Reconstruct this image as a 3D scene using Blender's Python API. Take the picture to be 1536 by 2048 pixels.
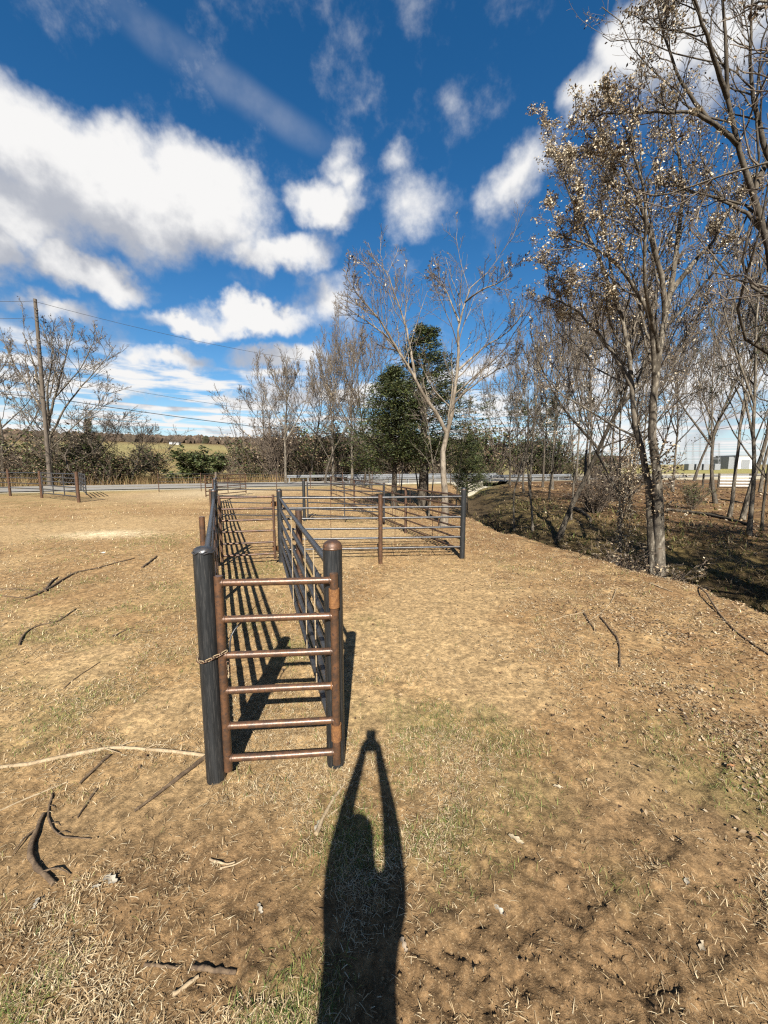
import bpy, bmesh, math
import numpy as np
from mathutils import Vector

# ------------------------------------------------------------------ start
for o in list(bpy.data.objects):
    bpy.data.objects.remove(o)
SC = bpy.context.scene
AL = 0.49        # surface reflectance scale that goes with the exposure below
COL = SC.collection
rng = np.random.default_rng(11)
R = math.radians

# ---- camera: phone held overhead, ultra-wide lens, pitched a little down
CAM_H = 1.85
PITCH = R(7.0)
FPX = 770.0
cam_d = bpy.data.cameras.new('camera')
cam = bpy.data.objects.new('camera', cam_d)
COL.objects.link(cam)
cam.location = (0, 0, CAM_H)
cam.rotation_euler = (R(90) - PITCH, 0, 0)
cam_d.sensor_fit = 'HORIZONTAL'
cam_d.sensor_width = 36.0
cam_d.lens = FPX / 1536 * 36.0
cam_d.clip_start = 0.03
cam_d.clip_end = 6000
SC.camera = cam

def ray(x, y):
    dx, dy = x - 768.0, 1024.0 - y
    return np.array([dx, FPX * math.cos(PITCH) + dy * math.sin(PITCH),
                     -FPX * math.sin(PITCH) + dy * math.cos(PITCH)])
def PX(x, y, Y):
    """world point seen at photo pixel x, y at forward distance Y"""
    d = ray(x, y)
    return np.array([0, 0, CAM_H]) + d * (Y / d[1])
def GP(x, y, z=0.0):
    """point on level z seen at photo pixel"""
    d = ray(x, y)
    return np.array([0, 0, CAM_H]) + d * ((z - CAM_H) / d[2])

# ---- sun (behind the photographer) and sky
SUN_EL = R(36.8)
SUN_AZ = R(1.85)          # sun stands at -Y, a touch to +X
sun_d = bpy.data.lights.new('sun', 'SUN')
sun = bpy.data.objects.new('sun', sun_d)
COL.objects.link(sun)
sun_d.energy = 5.0
sun_d.angle = R(0.53)
sun_d.color = (1.0, 0.93, 0.82)
to_sun = Vector((math.sin(SUN_AZ) * math.cos(SUN_EL), -math.cos(SUN_AZ) * math.cos(SUN_EL), math.sin(SUN_EL)))
sun.rotation_euler = to_sun.to_track_quat('Z', 'Y').to_euler()
sun.location = (2, -20, 18)

SC.view_settings.view_transform = 'Standard'
SC.view_settings.look = 'None'
SC.view_settings.gamma = 1.0
SC.view_settings.exposure = 1.70
SC.view_settings.use_curve_mapping = False
SC.render.engine = 'CYCLES'
SC.cycles.max_bounces = 5
SC.cycles.diffuse_bounces = 3
SC.cycles.glossy_bounces = 3
SC.cycles.transparent_max_bounces = 6
SC.cycles.use_denoising = False
SC.cycles.pixel_filter_type = 'BLACKMAN_HARRIS'
SC.cycles.filter_width = 1.25

SKY_STRENGTH = 0.050
world = bpy.data.worlds.new('World')
SC.world = world
world.use_nodes = True
world.cycles.sampling_method = 'MANUAL'
world.cycles.sample_map_resolution = 256

def azel(x, y):
    d = ray(x, y); d = d / np.linalg.norm(d)
    return math.atan2(d[0], d[1]), math.asin(d[2])

class NT:
    def __init__(self, tree):
        self.t = tree; self.n = tree.nodes; self.l = tree.links
    def node(self, typ, **kw):
        n = self.n.new(typ)
        for k, v in kw.items(): setattr(n, k, v)
        return n
    def link(self, a, b): self.l.new(a, b)
    def inp(self, sock, v):
        if hasattr(v, 'links') or isinstance(v, bpy.types.NodeSocket): self.l.new(v, sock)
        else: sock.default_value = v
    def math(self, op, a, b=0.0, c=None, clamp=False):
        n = self.node('ShaderNodeMath', operation=op); n.use_clamp = clamp
        self.inp(n.inputs[0], a); self.inp(n.inputs[1], b)
        if c is not None: self.inp(n.inputs[2], c)
        return n.outputs[0]
    def vmath(self, op, a, b=None):
        n = self.node('ShaderNodeVectorMath', operation=op)
        self.inp(n.inputs[0], a)
        if b is not None: self.inp(n.inputs[1], b)
        return n.outputs['Value'] if op == 'LENGTH' else n.outputs[0]
    def noise(self, vec, scale, detail=4, rough=0.55, lac=2.0, col=False):
        n = self.node('ShaderNodeTexNoise')
        self.inp(n.inputs['Vector'], vec); n.inputs['Scale'].default_value = scale
        n.inputs['Detail'].default_value = detail; n.inputs['Roughness'].default_value = rough
        n.inputs['Lacunarity'].default_value = lac
        return n.outputs['Color' if col else 'Fac']
    def ramp(self, v, a, b, out0=0.0, out1=1.0, smooth=True):
        n = self.node('ShaderNodeMapRange'); n.interpolation_type = 'SMOOTHSTEP' if smooth else 'LINEAR'
        self.inp(n.inputs[0], v); n.inputs[1].default_value = a; n.inputs[2].default_value = b
        n.inputs[3].default_value = out0; n.inputs[4].default_value = out1
        return n.outputs[0]
    def mix(self, fac, a, b, blend='MIX'):
        n = self.node('ShaderNodeMix', data_type='RGBA', blend_type=blend)
        self.inp(n.inputs[0], fac); self.inp(n.inputs[6], a); self.inp(n.inputs[7], b)
        return n.outputs[2]

# clouds: (x, y, rx, ry, rotation, weight) of each cloud body as seen in the sky
CLOUDS = [
    (60, 300, 230, 150, 0, 1.1), (230, 380, 270, 160, 0, 1.25), (390, 400, 200, 130, 0, 1.15), (30, 440, 210, 120, 0, 1.05),
    (550, 500, 140, 58, 0, .85), (190, 555, 130, 55, 0, 1.0), (0, 510, 110, 70, 0, .95), (120, 625, 110, 32, 0, .65),
    (662, 412, 92, 70, 0, .95), (708, 360, 40, 60, 0, .6), (700, 290, 36, 60, 0, .3), (825, 415, 85, 80, 0, .5), (800, 330, 46, 44, 0, .3),
    (500, 640, 155, 46, 0, 1.1), (380, 650, 125, 32, 0, .95), (650, 610, 95, 62, 0, .6),
    (320, 722, 125, 28, 0, .9), (570, 722, 140, 28, 0, .85), (600, 790, 110, 26, 0, .85), (250, 780, 80, 15, 0, .5), (440, 785, 70, 15, 0, .6),
    (330, 830, 80, 11, 0, .6), (1040, 335, 88, 90, 0, .62), (1160, 190, 85, 75, 0, .6), (1290, 70, 150, 150, 0, 1.1), (1440, 80, 190, 170, 0, .7),
    (1445, 770, 170, 90, 0, .75), (980, 790, 100, 30, 0, .6), (1310, 860, 200, 40, 0, .6),
    (690, 110, 50, 110, 0, .10), (885, 190, 30, 45, 0, .10), (725, 200, 36, 60, 0, .12),
]
def build_world():
    def cloud_group(name, sel):
        g = bpy.data.node_groups.new(name, 'ShaderNodeTree')
        g.interface.new_socket('Vector', in_out='INPUT', socket_type='NodeSocketVector')
        g.interface.new_socket('Density', in_out='OUTPUT', socket_type='NodeSocketFloat')
        q = NT(g)
        gi = q.node('NodeGroupInput'); go = q.node('NodeGroupOutput')
        acc = None
        for (x, y, rx, ry, rot, w) in sel:
            a0, e0 = azel(x, y)
            ra = max(.02, abs(azel(x + rx, y)[0] - azel(x - rx, y)[0]) / 2)
            re_ = max(.01, abs(azel(x, y + ry)[1] - azel(x, y - ry)[1]) / 2)
            m = q.node('ShaderNodeVectorMath', operation='MULTIPLY_ADD')
            q.link(gi.outputs[0], m.inputs[0]); m.inputs[1].default_value = (1 / ra, 1 / re_, 0); m.inputs[2].default_value = (-a0 / ra, -e0 / re_, 0)
            d = q.vmath('LENGTH', m.outputs[0])
            f = q.math('MULTIPLY_ADD', d, -w * .8, w * .8 + .05)
            acc = f if acc is None else q.math('SMOOTH_MAX', acc, f, .12)
        q.link(acc, go.inputs[0])
        return g
    g = cloud_group('cloud_density', CLOUDS)
    g_big = cloud_group('cloud_density_above', [c for c in CLOUDS if c[5] >= .6])

    t = world.node_tree
    t.nodes.clear()
    q = NT(t)
    out = q.node('ShaderNodeOutputWorld'); bg = q.node('ShaderNodeBackground')
    q.link(bg.outputs[0], out.inputs[0])
    tc = q.node('ShaderNodeTexCoord')
    D = tc.outputs['Generated']
    sky = q.node('ShaderNodeTexSky', sky_type='NISHITA')
    sky.sun_disc = False
    sky.sun_elevation = SUN_EL
    sky.sun_rotation = math.pi - SUN_AZ
    sky.air_density = 1.0; sky.dust_density = 0.35; sky.ozone_density = 2.2; sky.altitude = 200
    gm = q.node('ShaderNodeGamma'); gm.inputs[1].default_value = 1.0
    hs = q.node('ShaderNodeHueSaturation'); hs.inputs['Saturation'].default_value = 1.36
    q.link(sky.outputs[0], hs.inputs['Color'])
    sky_c = q.mix(1.0, hs.outputs[0], (SKY_STRENGTH,) * 3 + (1,), 'MULTIPLY')
    sp = q.node('ShaderNodeSeparateXYZ'); q.link(D, sp.inputs[0])
    az = q.math('ARCTAN2', sp.outputs[0], sp.outputs[1]); el = q.math('ARCSINE', sp.outputs[2])
    cv = q.node('ShaderNodeCombineXYZ'); q.link(az, cv.inputs[0]); q.link(el, cv.inputs[1])
    ae = cv.outputs[0]
    # billowing edges
    def warp(vec, scale, amp):
        c = q.noise(D, scale, 3, .6, col=True)
        c = q.vmath('SUBTRACT', c, (.5, .5, .5)); c = q.vmath('MULTIPLY', c, (amp, amp * .8, 0))
        return q.vmath('ADD', vec, c)
    wv = warp(ae, 5.0, .17); wv = warp(wv, 15.0, .075); wv = warp(wv, 46.0, .030)
    def density(vec, grp=None):
        n = q.node('ShaderNodeGroup'); n.node_tree = grp or g; q.link(vec, n.inputs[0]); return n.outputs[0]
    fbm = q.noise(D, 10.0, 9, .62)
    fbm2 = q.noise(D, 2.2, 5, .55)
    dens = density(wv)
    # cumulus in the rest of the sky, the same kind as those in view
    off = q.ramp(q.math('ABSOLUTE', az), .86, 1.15)
    rest = q.math('MULTIPLY', q.math('SUBTRACT', fbm2, .57), 3.2)
    rest = q.math('MULTIPLY', rest, off)
    dens = q.math('MAXIMUM', dens, q.math('MINIMUM', rest, .8))
    # rows of small flat clouds towards the horizon
    st = q.node('ShaderNodeCombineXYZ')
    q.link(q.math('MULTIPLY', az, 3.4), st.inputs[0])
    q.link(q.math('DIVIDE', 1.1, q.math('ADD', q.math('ABSOLUTE', el), .045)), st.inputs[1])
    hz = q.noise(st.outputs[0], 1.35, 5, .55)
    hz = q.math('MULTIPLY', q.math('SUBTRACT', hz, .425), 3.4)
    hz = q.math('MULTIPLY', hz, q.ramp(el, .17, .30, 1.0, 0.0))
    hz = q.math('MULTIPLY', hz, q.ramp(el, -.02, .02))
    dens = q.math('MAXIMUM', dens, hz)
    d2 = q.math('ADD', dens, q.math('MULTIPLY', q.math('SUBTRACT', fbm, .5), .78))
    alpha = q.ramp(d2, .0, .50)
    # thin veil of cirrus and an old spread contrail
    m = q.node('ShaderNodeMapping', vector_type='TEXTURE'); q.link(warp(ae, 3.0, .06), m.inputs[0])
    a0, e0 = azel(215, 0); a1, e1 = azel(640, 285)
    m.inputs[1].default_value = ((a0 + a1) / 2, (e0 + e1) / 2, 0)
    m.inputs[2].default_value = (0, 0, math.atan2(e1 - e0, a1 - a0)); m.inputs[3].default_value = (.33, .030, 1)
    veil = q.ramp(q.vmath('LENGTH', m.outputs[0]), 1.15, .2)
    veil = q.math('MULTIPLY', veil, q.ramp(q.noise(D, 6.0, 5, .6), .3, .7, .02, .20))
    alpha = q.math('MAXIMUM', alpha, veil)
    # light on the clouds: bright crowns, grey flat bases
    upv = q.vmath('ADD', wv, (0.0, .075, 0))
    above = density(upv, g_big)
    shade = q.math('SUBTRACT', above, q.math('MULTIPLY', dens, .55))
    shade = q.math('ADD', shade, q.math('MULTIPLY', q.math('SUBTRACT', q.noise(D, 8.0, 7, .62), .5), 1.3))
    shade = q.ramp(shade, -.12, .55)
    cc = q.mix(shade, (.375, .372, .368, 1), (.19, .20, .225, 1))
    # pale haze low over the horizon, all the way round
    haze = q.ramp(q.math('ABSOLUTE', el), .0, .16, .62, 0.0)
    sky_c = q.mix(haze, sky_c, (.22, .29, .375, 1))
    q.link(q.mix(alpha, sky_c, cc), bg.inputs[0])
    bg.inputs[1].default_value = 0.77
build_world()

# ------------------------------------------------------------------ numpy helpers
def _hash(ix, iy, seed):
    h = (ix.astype(np.int64) * 374761393 + iy.astype(np.int64) * 668265263 + seed * 974711) & 0xffffffff
    h = ((h ^ (h >> 13)) * 1274126177) & 0xffffffff
    return ((h ^ (h >> 16)) & 0xffff) / 65535.0
def vnoise(x, y, seed=0):
    x = np.asarray(x, float); y = np.asarray(y, float)
    ix = np.floor(x); iy = np.floor(y); fx = x - ix; fy = y - iy
    fx = fx * fx * (3 - 2 * fx); fy = fy * fy * (3 - 2 * fy)
    a = _hash(ix, iy, seed); b = _hash(ix + 1, iy, seed); c = _hash(ix, iy + 1, seed); d = _hash(ix + 1, iy + 1, seed)
    return (a * (1 - fx) + b * fx) * (1 - fy) + (c * (1 - fx) + d * fx) * fy
def fbm(x, y, seed=0, oct=4, gain=.5):
    s = 0; amp = 1; tot = 0
    for i in range(oct):
        s = s + amp * vnoise(x * 2 ** i + 17.3 * i, y * 2 ** i - 9.1 * i, seed + i); tot += amp; amp *= gain
    return s / tot
def sstep(a, b, x):
    t = np.clip((x - a) / (b - a), 0, 1); return t * t * (3 - 2 * t)

def mesh_np(name, V, faces, cols=None, smooth=False, mat_idx=None):
    """faces: list of int arrays (N,3) or (N,4)"""
    me = bpy.data.meshes.new(name)
    V = np.asarray(V, np.float32)
    me.vertices.add(len(V)); me.vertices.foreach_set('co', V.ravel())
    faces = [f for f in faces if len(f)]
    li = np.concatenate([f.ravel() for f in faces]).astype(np.int32)
    sizes = np.concatenate([np.full(len(f), f.shape[1], np.int32) for f in faces])
    st = np.concatenate([[0], np.cumsum(sizes)[:-1]]).astype(np.int32)
    me.loops.add(len(li)); me.loops.foreach_set('vertex_index', li)
    me.polygons.add(len(sizes)); me.polygons.foreach_set('loop_start', st)
    if mat_idx is not None: me.polygons.foreach_set('material_index', np.asarray(mat_idx, np.int32))
    me.polygons.foreach_set('use_smooth', np.full(len(sizes), smooth, bool))
    if cols is not None:
        a = me.color_attributes.new('Col', 'FLOAT_COLOR', 'POINT')
        c = np.ones((len(V), 4), np.float32); c[:, :3] = cols
        a.data.foreach_set('color', c.ravel())
    me.update(); me.validate()
    return me

def link_obj(name, me, mat=None, parent=None, loc=None):
    o = bpy.data.objects.new(name, me)
    COL.objects.link(o)
    if mat is not None:
        for m in (mat if isinstance(mat, (list, tuple)) else [mat]): me.materials.append(m)
    if parent is not None: o.parent = parent
    if loc is not None: o.location = loc
    return o
def tag(o, label=None, cat=None, group=None, kind=None):
    if label: o['label'] = label
    if cat: o['category'] = cat
    if group: o['group'] = group
    if kind: o['kind'] = kind
    return o
def thing(name, loc, label, cat, group=None):
    o = bpy.data.objects.new(name, None)
    o.empty_display_size = .1
    COL.objects.link(o); o.location = tuple(loc)
    return tag(o, label, cat, group)

def nrm(v): return v / np.maximum(np.linalg.norm(v, axis=-1, keepdims=True), 1e-9)
def tubes(P, Rd, sides):
    """P (N,K,3), Rd (N,K) -> verts, quads"""
    N, K, _ = P.shape
    T = np.empty_like(P); T[:, 1:-1] = P[:, 2:] - P[:, :-2]; T[:, 0] = P[:, 1] - P[:, 0]; T[:, -1] = P[:, -1] - P[:, -2]
    T = nrm(T)
    ov = nrm(P[:, -1] - P[:, 0])
    ref = np.where(np.abs(ov[:, 2:3]) > .8, np.array([[1., .13, 0]]), np.array([[0, .1, 1.]]))[:, None, :]
    A = nrm(np.cross(T, np.broadcast_to(ref, T.shape))); B = np.cross(T, A)
    ang = np.arange(sides) * 2 * math.pi / sides
    V = P[:, :, None, :] + Rd[:, :, None, None] * (np.cos(ang)[None, None, :, None] * A[:, :, None, :] + np.sin(ang)[None, None, :, None] * B[:, :, None, :])
    idx = np.arange(N * K * sides).reshape(N, K, sides)
    a = idx[:, :-1, :]; b = np.roll(idx, -1, 2)[:, :-1, :]; c = np.roll(idx, -1, 2)[:, 1:, :]; d = idx[:, 1:, :]
    F = np.stack([a, b, c, d], -1).reshape(-1, 4)
    return V.reshape(-1, 3), F

class MB:
    def __init__(s): s.V = []; s.F = []; s.M = []; s.C = []; s.n = 0
    def add(s, V, F, m=0, c=(1, 1, 1)):
        V = np.asarray(V, float).reshape(-1, 3); F = np.asarray(F, np.int64)
        s.V.append(V); s.F.append(F + s.n); s.M.append(np.full(len(F), m)); s.n += len(V)
        c = np.asarray(c, float)
        s.C.append(np.broadcast_to(c, (len(V), 3)) if c.ndim == 1 else c)
    def mesh(s, name, smooth=True, cols=True):
        return mesh_np(name, np.concatenate(s.V), s.F, np.concatenate(s.C) if cols else None, smooth, np.concatenate(s.M))

def smooth_path(pts, n):
    pts = np.asarray(pts, float)
    if len(pts) == 2: 
        t = np.linspace(0, 1, n)[:, None]; return pts[0] * (1 - t) + pts[1] * t
    P = np.vstack([2 * pts[0] - pts[1], pts, 2 * pts[-1] - pts[-2]])
    seg = np.linalg.norm(np.diff(pts, axis=0), axis=1); cum = np.concatenate([[0], np.cumsum(seg)])
    out = []
    for s in np.linspace(0, cum[-1], n):
        i = min(max(np.searchsorted(cum, s, 'right') - 1, 0), len(seg) - 1); u = (s - cum[i]) / max(seg[i], 1e-9)
        p0, p1, p2, p3 = P[i], P[i + 1], P[i + 2], P[i + 3]
        out.append(.5 * ((2 * p1) + (-p0 + p2) * u + (2 * p0 - 5 * p1 + 4 * p2 - p3) * u * u + (-p0 + 3 * p1 - 3 * p2 + p3) * u ** 3))
    return np.array(out)

def tube_obj(name, pts, r, mat, parent=None, sides=12, n=None, r1=None, cap=True, jitter=0.0, origin=None):
    pts = np.asarray(pts, float)
    if n: pts = smooth_path(pts, n)
    K = len(pts)
    rad = np.linspace(r, r if r1 is None else r1, K)
    if jitter: rad = rad * (1 + jitter * (rng.random(K) - .5)); pts = pts + (rng.random(pts.shape) - .5) * r * jitter
    V, F = tubes(pts[None], rad[None], sides)
    faces = [F]
    if cap:
        n0 = len(V); V = np.vstack([V, V[:sides], V[-sides:], pts[0], pts[-1]])   # caps keep a hard edge
        i0, i1 = len(V) - 2, len(V) - 1
        k = np.arange(sides); kn = (k + 1) % sides
        faces.append(np.stack([np.full(sides, i0), n0 + kn, n0 + k], 1)); faces.append(np.stack([np.full(sides, i1), n0 + sides + k, n0 + sides + kn], 1))
    if origin is None: origin = np.array(parent.location) if parent is not None else pts[0]
    V = V - np.asarray(origin)
    me = mesh_np(name, V, faces, None, True)
    o = link_obj(name, me, mat, parent)
    if parent is None: o.location = tuple(origin)
    return o
def lathe_mesh(name, prof, sides=20):
    prof = np.asarray(prof, float); K = len(prof)
    a = np.arange(sides) * 2 * math.pi / sides
    V = np.stack([prof[:, 0:1] * np.cos(a), prof[:, 0:1] * np.sin(a), np.repeat(prof[:, 1:2], sides, 1)], -1).reshape(-1, 3)
    idx = np.arange(K * sides).reshape(K, sides); nx = np.roll(idx, -1, 1)
    F = np.stack([idx[:-1], nx[:-1], nx[1:], idx[1:]], -1).reshape(-1, 4)
    return mesh_np(name, V, [F], None, True)
def box_mesh(name, lo, hi, bevel=0.0):
    bm = bmesh.new(); bmesh.ops.create_cube(bm, size=1.0)
    lo = np.asarray(lo, float); hi = np.asarray(hi, float)
    for v in bm.verts: v.co = Vector(((lo + hi) / 2 + (np.array(v.co)) * (hi - lo)))
    if bevel: bmesh.ops.bevel(bm, geom=bm.edges[:], offset=bevel, segments=1, affect='EDGES')
    me = bpy.data.meshes.new(name); bm.to_mesh(me); bm.free(); return me

# ------------------------------------------------------------------ materials
MATS = {}
def mat_new(name):
    m = bpy.data.materials.new(name); m.use_nodes = True
    q = NT(m.node_tree); b = m.node_tree.nodes['Principled BSDF']
    MATS[name] = m
    return m, q, b
def mat_noise(name, c1, c2, scale=8, rough=.8, stretch=(1, 1, 1), c3=None, bump=.0, bscale=40, metal=0.0, spec=.3, detail=6, lo=.35, hi=.65, coord='Object'):
    m, q, b = mat_new(name)
    tc = q.node('ShaderNodeTexCoord'); mp = q.node('ShaderNodeMapping'); mp.inputs[3].default_value = stretch
    q.link(tc.outputs[coord], mp.inputs[0])
    f = q.ramp(q.noise(mp.outputs[0], scale, detail, .6), lo, hi)
    c1, c2 = (tuple(AL * k for k in c_) for c_ in (c1, c2))
    c3 = None if c3 is None else tuple(AL * k for k in c3)
    c = q.mix(f, c1 + (1,), c2 + (1,))
    if c3 is not None:
        f2 = q.ramp(q.noise(mp.outputs[0], scale * 3.1, 5, .65), .5, .68)
        c = q.mix(f2, c, c3 + (1,))
    q.link(c, b.inputs['Base Color'])
    b.inputs['Roughness'].default_value = rough; b.inputs['Metallic'].default_value = metal
    b.inputs['Specular IOR Level'].default_value = spec
    if bump:
        bp = q.node('ShaderNodeBump'); bp.inputs['Strength'].default_value = bump; bp.inputs['Distance'].default_value = .01
        q.link(q.noise(mp.outputs[0], bscale, 5, .6), bp.inputs['Height']); q.link(bp.outputs[0], b.inputs['Normal'])
    return m
def mat_attr(name, rough=.75, spec=.25, transl=0.0, vary=.25, scale=30, sheen=0):
    m, q, b = mat_new(name)
    a = q.node('ShaderNodeAttribute', attribute_name='Col')
    tc = q.node('ShaderNodeTexCoord')
    f = q.ramp(q.noise(tc.outputs['Object'], scale, 4, .6), .3, .7, AL * (1 - vary), AL * (1 + vary))
    c = q.mix(1.0, a.outputs['Color'], f, 'MULTIPLY')
    q.link(c, b.inputs['Base Color'])
    b.inputs['Roughness'].default_value = rough; b.inputs['Specular IOR Level'].default_value = spec
    if transl:
        out = m.node_tree.nodes['Material Output']
        tr = q.node('ShaderNodeBsdfTranslucent'); q.link(c, tr.inputs[0])
        mx = q.node('ShaderNodeMixShader'); mx.inputs[0].default_value = transl
        q.link(b.outputs[0], mx.inputs[1]); q.link(tr.outputs[0], mx.inputs[2]); q.link(mx.outputs[0], out.inputs[0])
    return m
M_BLACK = mat_noise('black_pipe_steel', (.018, .021, .024), (.05, .055, .06), 9, .42, (6, 6, .35), (.085, .085, .085), .12, 60, .35, .5, lo=.3, hi=.8)
M_STEEL = mat_noise('grey_pipe_steel', (.045, .05, .058), (.085, .09, .1), 12, .4, (1, 1, 1), (.13, .10, .08), .1, 60, .4, .5)
M_RUST = mat_noise('rusty_pipe_steel', (.095, .056, .036), (.19, .095, .05), 18, .38, (1, 1, 1), (.07, .05, .042), .12, 90, .25, .45)
M_RUST_DARK = mat_noise('dark_rusty_steel', (.06, .04, .032), (.14, .075, .045), 12, .5, (1, 1, 1), (.2, .09, .04), .2, 90, .3, .45)
M_RUST_OR = mat_noise('orange_rust', (.27, .125, .045), (.17, .08, .035), 26, .8, (1, 1, 1), (.36, .18, .07), .3, 120, .0, .2)
M_BARK = mat_noise('grey_bark', (.07, .058, .044), (.20, .172, .135), 7, .9, (1, 1, .35), (.36, .325, .26), .6, 40, 0, .15)
M_BARKD = mat_noise('dark_bark', (.05, .041, .032), (.125, .105, .08), 8, .9, (1, 1, .35), (.17, .15, .12), .6, 40, 0, .15)
M_BARKP = mat_noise('pale_bark', (.17, .14, .105), (.36, .31, .245), 6, .85, (1, 1, .4), (.13, .105, .08), .5, 40, 0, .15)
M_TWIG = mat_noise('twig_bark', (.125, .10, .08), (.235, .195, .155), 9, .85, spec=.2)
M_BRUSH = mat_noise('dry_brush', (.12, .092, .07), (.21, .168, .13), 9, .85, spec=.2)
M_LEAF = mat_attr('dry_leaf', .5, .45, .22, .3, 30)
M_GREEN = mat_attr('evergreen_leaf', .6, .3, .15, .35, 12)
M_STRAW = mat_attr('dry_straw', .7, .25, .12, .15, 4)
M_STICK = mat_noise('weathered_stick', (.09, .06, .036), (.20, .14, .085), 22, .9, (1, 1, 1), (.09, .06, .04), .5, 70)
M_STICKP = mat_noise('pale_stick', (.36, .27, .16), (.50, .40, .26), 22, .85, (1, 1, 1), (.25, .17, .1), .4, 70)
M_CONC = mat_noise('weathered_concrete', (.42, .39, .31), (.56, .53, .44), 3, .9, (1, 1, 1), (.3, .27, .2), .3, 30)
M_GALV = mat_noise('galvanised_steel', (.38, .40, .42), (.52, .54, .56), 5, .42, (1, 1, 1), None, .05, 50, .5, .5)
M_POLE = mat_noise('weathered_pole_wood', (.09, .072, .056), (.17, .14, .11), 6, .9, (4, 4, .3), None, .4, 40)
M_WIRE = mat_noise('dark_wire', (.03, .03, .032), (.05, .05, .05), 5, .6)
M_WHITE = mat_noise('white_painted_metal', (.72, .73, .73), (.8, .8, .8), 2, .5)
M_BOARD = mat_noise('pale_boards', (.52, .50, .46), (.66, .64, .6), 5, .8, (1, 1, 1), None, .2, 40)
M_ASPH = mat_noise('worn_asphalt', (.27, .255, .23), (.33, .315, .285), 1.2, .9, (1, 1, 1), (.38, .36, .33), .3, 60)
M_PAINT = mat_noise('worn_white_paint', (.55, .54, .5), (.72, .72, .68), 6, .7)
M_PAINTY = mat_noise('worn_yellow_paint', (.45, .33, .08), (.55, .42, .12), 6, .7)
M_CLOTH = mat_noise('dark_clothes', (.03, .035, .05), (.05, .055, .07), 10, .9)
M_PHONE = mat_noise('phone_body', (.02, .02, .022), (.03, .03, .032), 10, .25)
M_DARKIN = mat_noise('unlit_inside', (.05, .045, .04), (.09, .08, .07), 4, .95)  # dark tone painted in for unlit insides of openings

# ------------------------------------------------------------------ terrain
DY = np.array([-40, -10, 0, 3.0, 4.5, 5.9, 7.36, 9.0, 10.85, 14, 18, 25, 33, 40, 60, 120])
DX = np.array([12, 7.0, 5.6, 5.0, 4.72, 4.72, 4.30, 3.85, 3.35, 3.0, 3.3, 4.6, 6.0, 7.4, 12, 25])
RU = np.array([.9165, .40]); RN = np.array([-.40, .9165]); RP = np.array([-25.3, 25.3])   # road near edge and directions
def road_s(x, y): return (x - RP[0]) * RN[0] + (y - RP[1]) * RN[1]
def road_u(x, y): return (x - RP[0]) * RU[0] + (y - RP[1]) * RU[1]
def road_pt(u, s): return RP + RU * u + RN * s
def ditch_d(x, y): return x - np.interp(y, DY, DX) + (fbm(x * .9, y * .9, 5, 3) - .5) * .55 + (fbm(x * 4.5, y * 4.5, 6, 3) - .5) * .32
MUD = [(1080, 1760, .5), (1230, 1800, .42), (980, 1900, .45), (1300, 1660, .35), (1180, 1960, .5), (900, 1980, .35), (1420, 1900, .4), (330, 1800, .35), (480, 1960, .3)]
GREEN = [(870, 1445, .26, 1), (970, 1430, .22, .9), (755, 1362, .07, 1), (735, 1245, .22, .7), (590, 1300, .25, 1), (545, 1135, .55, .9), (900, 1650, .3, .8),
         (1010, 1480, .22, .7), (1460, 1550, .42, 1), (1340, 1470, .25, .6), (590, 1990, .15, 1.2), (720, 1660, .25, .8), (220, 1230, .55, .8), (160, 1420, .45, .7),
         (330, 1080, 1.1, .6), (320, 1180, .5, .5), (40, 1290, .35, .8), (60, 1960, .2, .8), (180, 1830, .15, .7), (70, 1000, 3.2, .9), (250, 1003, 2.0, .5), (40, 1400, .4, .6),
         (850, 1560, .25, .8), (1040, 1580, .25, .6), (1240, 1760, .12, .4), (500, 1240, .3, .7), (470, 1150, .4, .7), (330, 1330, .4, .4), (1070, 1240, .09, .9)]
BARE = [(850, 1260, 1.1), (760, 1420, .35), (980, 1360, .6), (1100, 1700, .55), (1250, 1860, .5), (980, 1930, .45), (1350, 1620, .45), (1400, 1980, .5), (900, 1180, 1.2), (650, 1120, .9),
        (250, 1050, 2.2), (60, 1060, 2.0), (480, 1700, .3), (300, 1620, .35), (560, 1850, .25), (120, 1700, .3), (330, 1420, .35), (720, 1060, 2.0), (180, 1330, .4), (400, 1860, .25)]
_bare = [(GP(x, y), r) for x, y, r in BARE]
def bare_mask(x, y):
    m = 0
    for p, r in _bare: m = np.maximum(m, np.exp(-(((x - p[0]) ** 2 + (y - p[1]) ** 2) / r ** 2)))
    return sstep(.28, .62, m + .5 * (fbm(x * 2.6, y * 2.6, 161, 4) - .5))
RUTS = [((880, 1985), (1335, 1610)), ((1090, 2060), (1520, 1735)), ((1335, 1610), (1445, 1440))]
_rut = [(GP(*a)[:2], GP(*b)[:2]) for a, b in RUTS]
def ruts(x, y):
    z = 0
    for a, b in _rut:
        d = b - a; L = np.hypot(*d); d = d / L
        u = (x - a[0]) * d[0] + (y - a[1]) * d[1]; v = -(x - a[0]) * d[1] + (y - a[1]) * d[0]
        v = v + .05 * (fbm(x * 3, y * 3, 171, 2) - .5)
        w = sstep(.15, .10, np.abs(v)) * sstep(-.15, .1, u) * sstep(L + .15, L - .1, u) * sstep(.3, .55, fbm(x * 4, y * 4, 173, 3))
        tread = sstep(.15, .6, np.sin((u + np.abs(v) * .8) * 2 * math.pi / .085))
        lip = np.exp(-((np.abs(v) - .16) / .035) ** 2) * sstep(-.1, .1, u) * sstep(L + .1, L - .1, u)
        z = z - .017 * w * (.45 + .55 * tread) + .010 * lip * fbm(x * 14, y * 14, 175, 3)
    return z
_mud = [(GP(x, y), r) for x, y, r in MUD]
_grn = [(GP(x, y), r, w) for x, y, r, w in GREEN]
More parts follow.
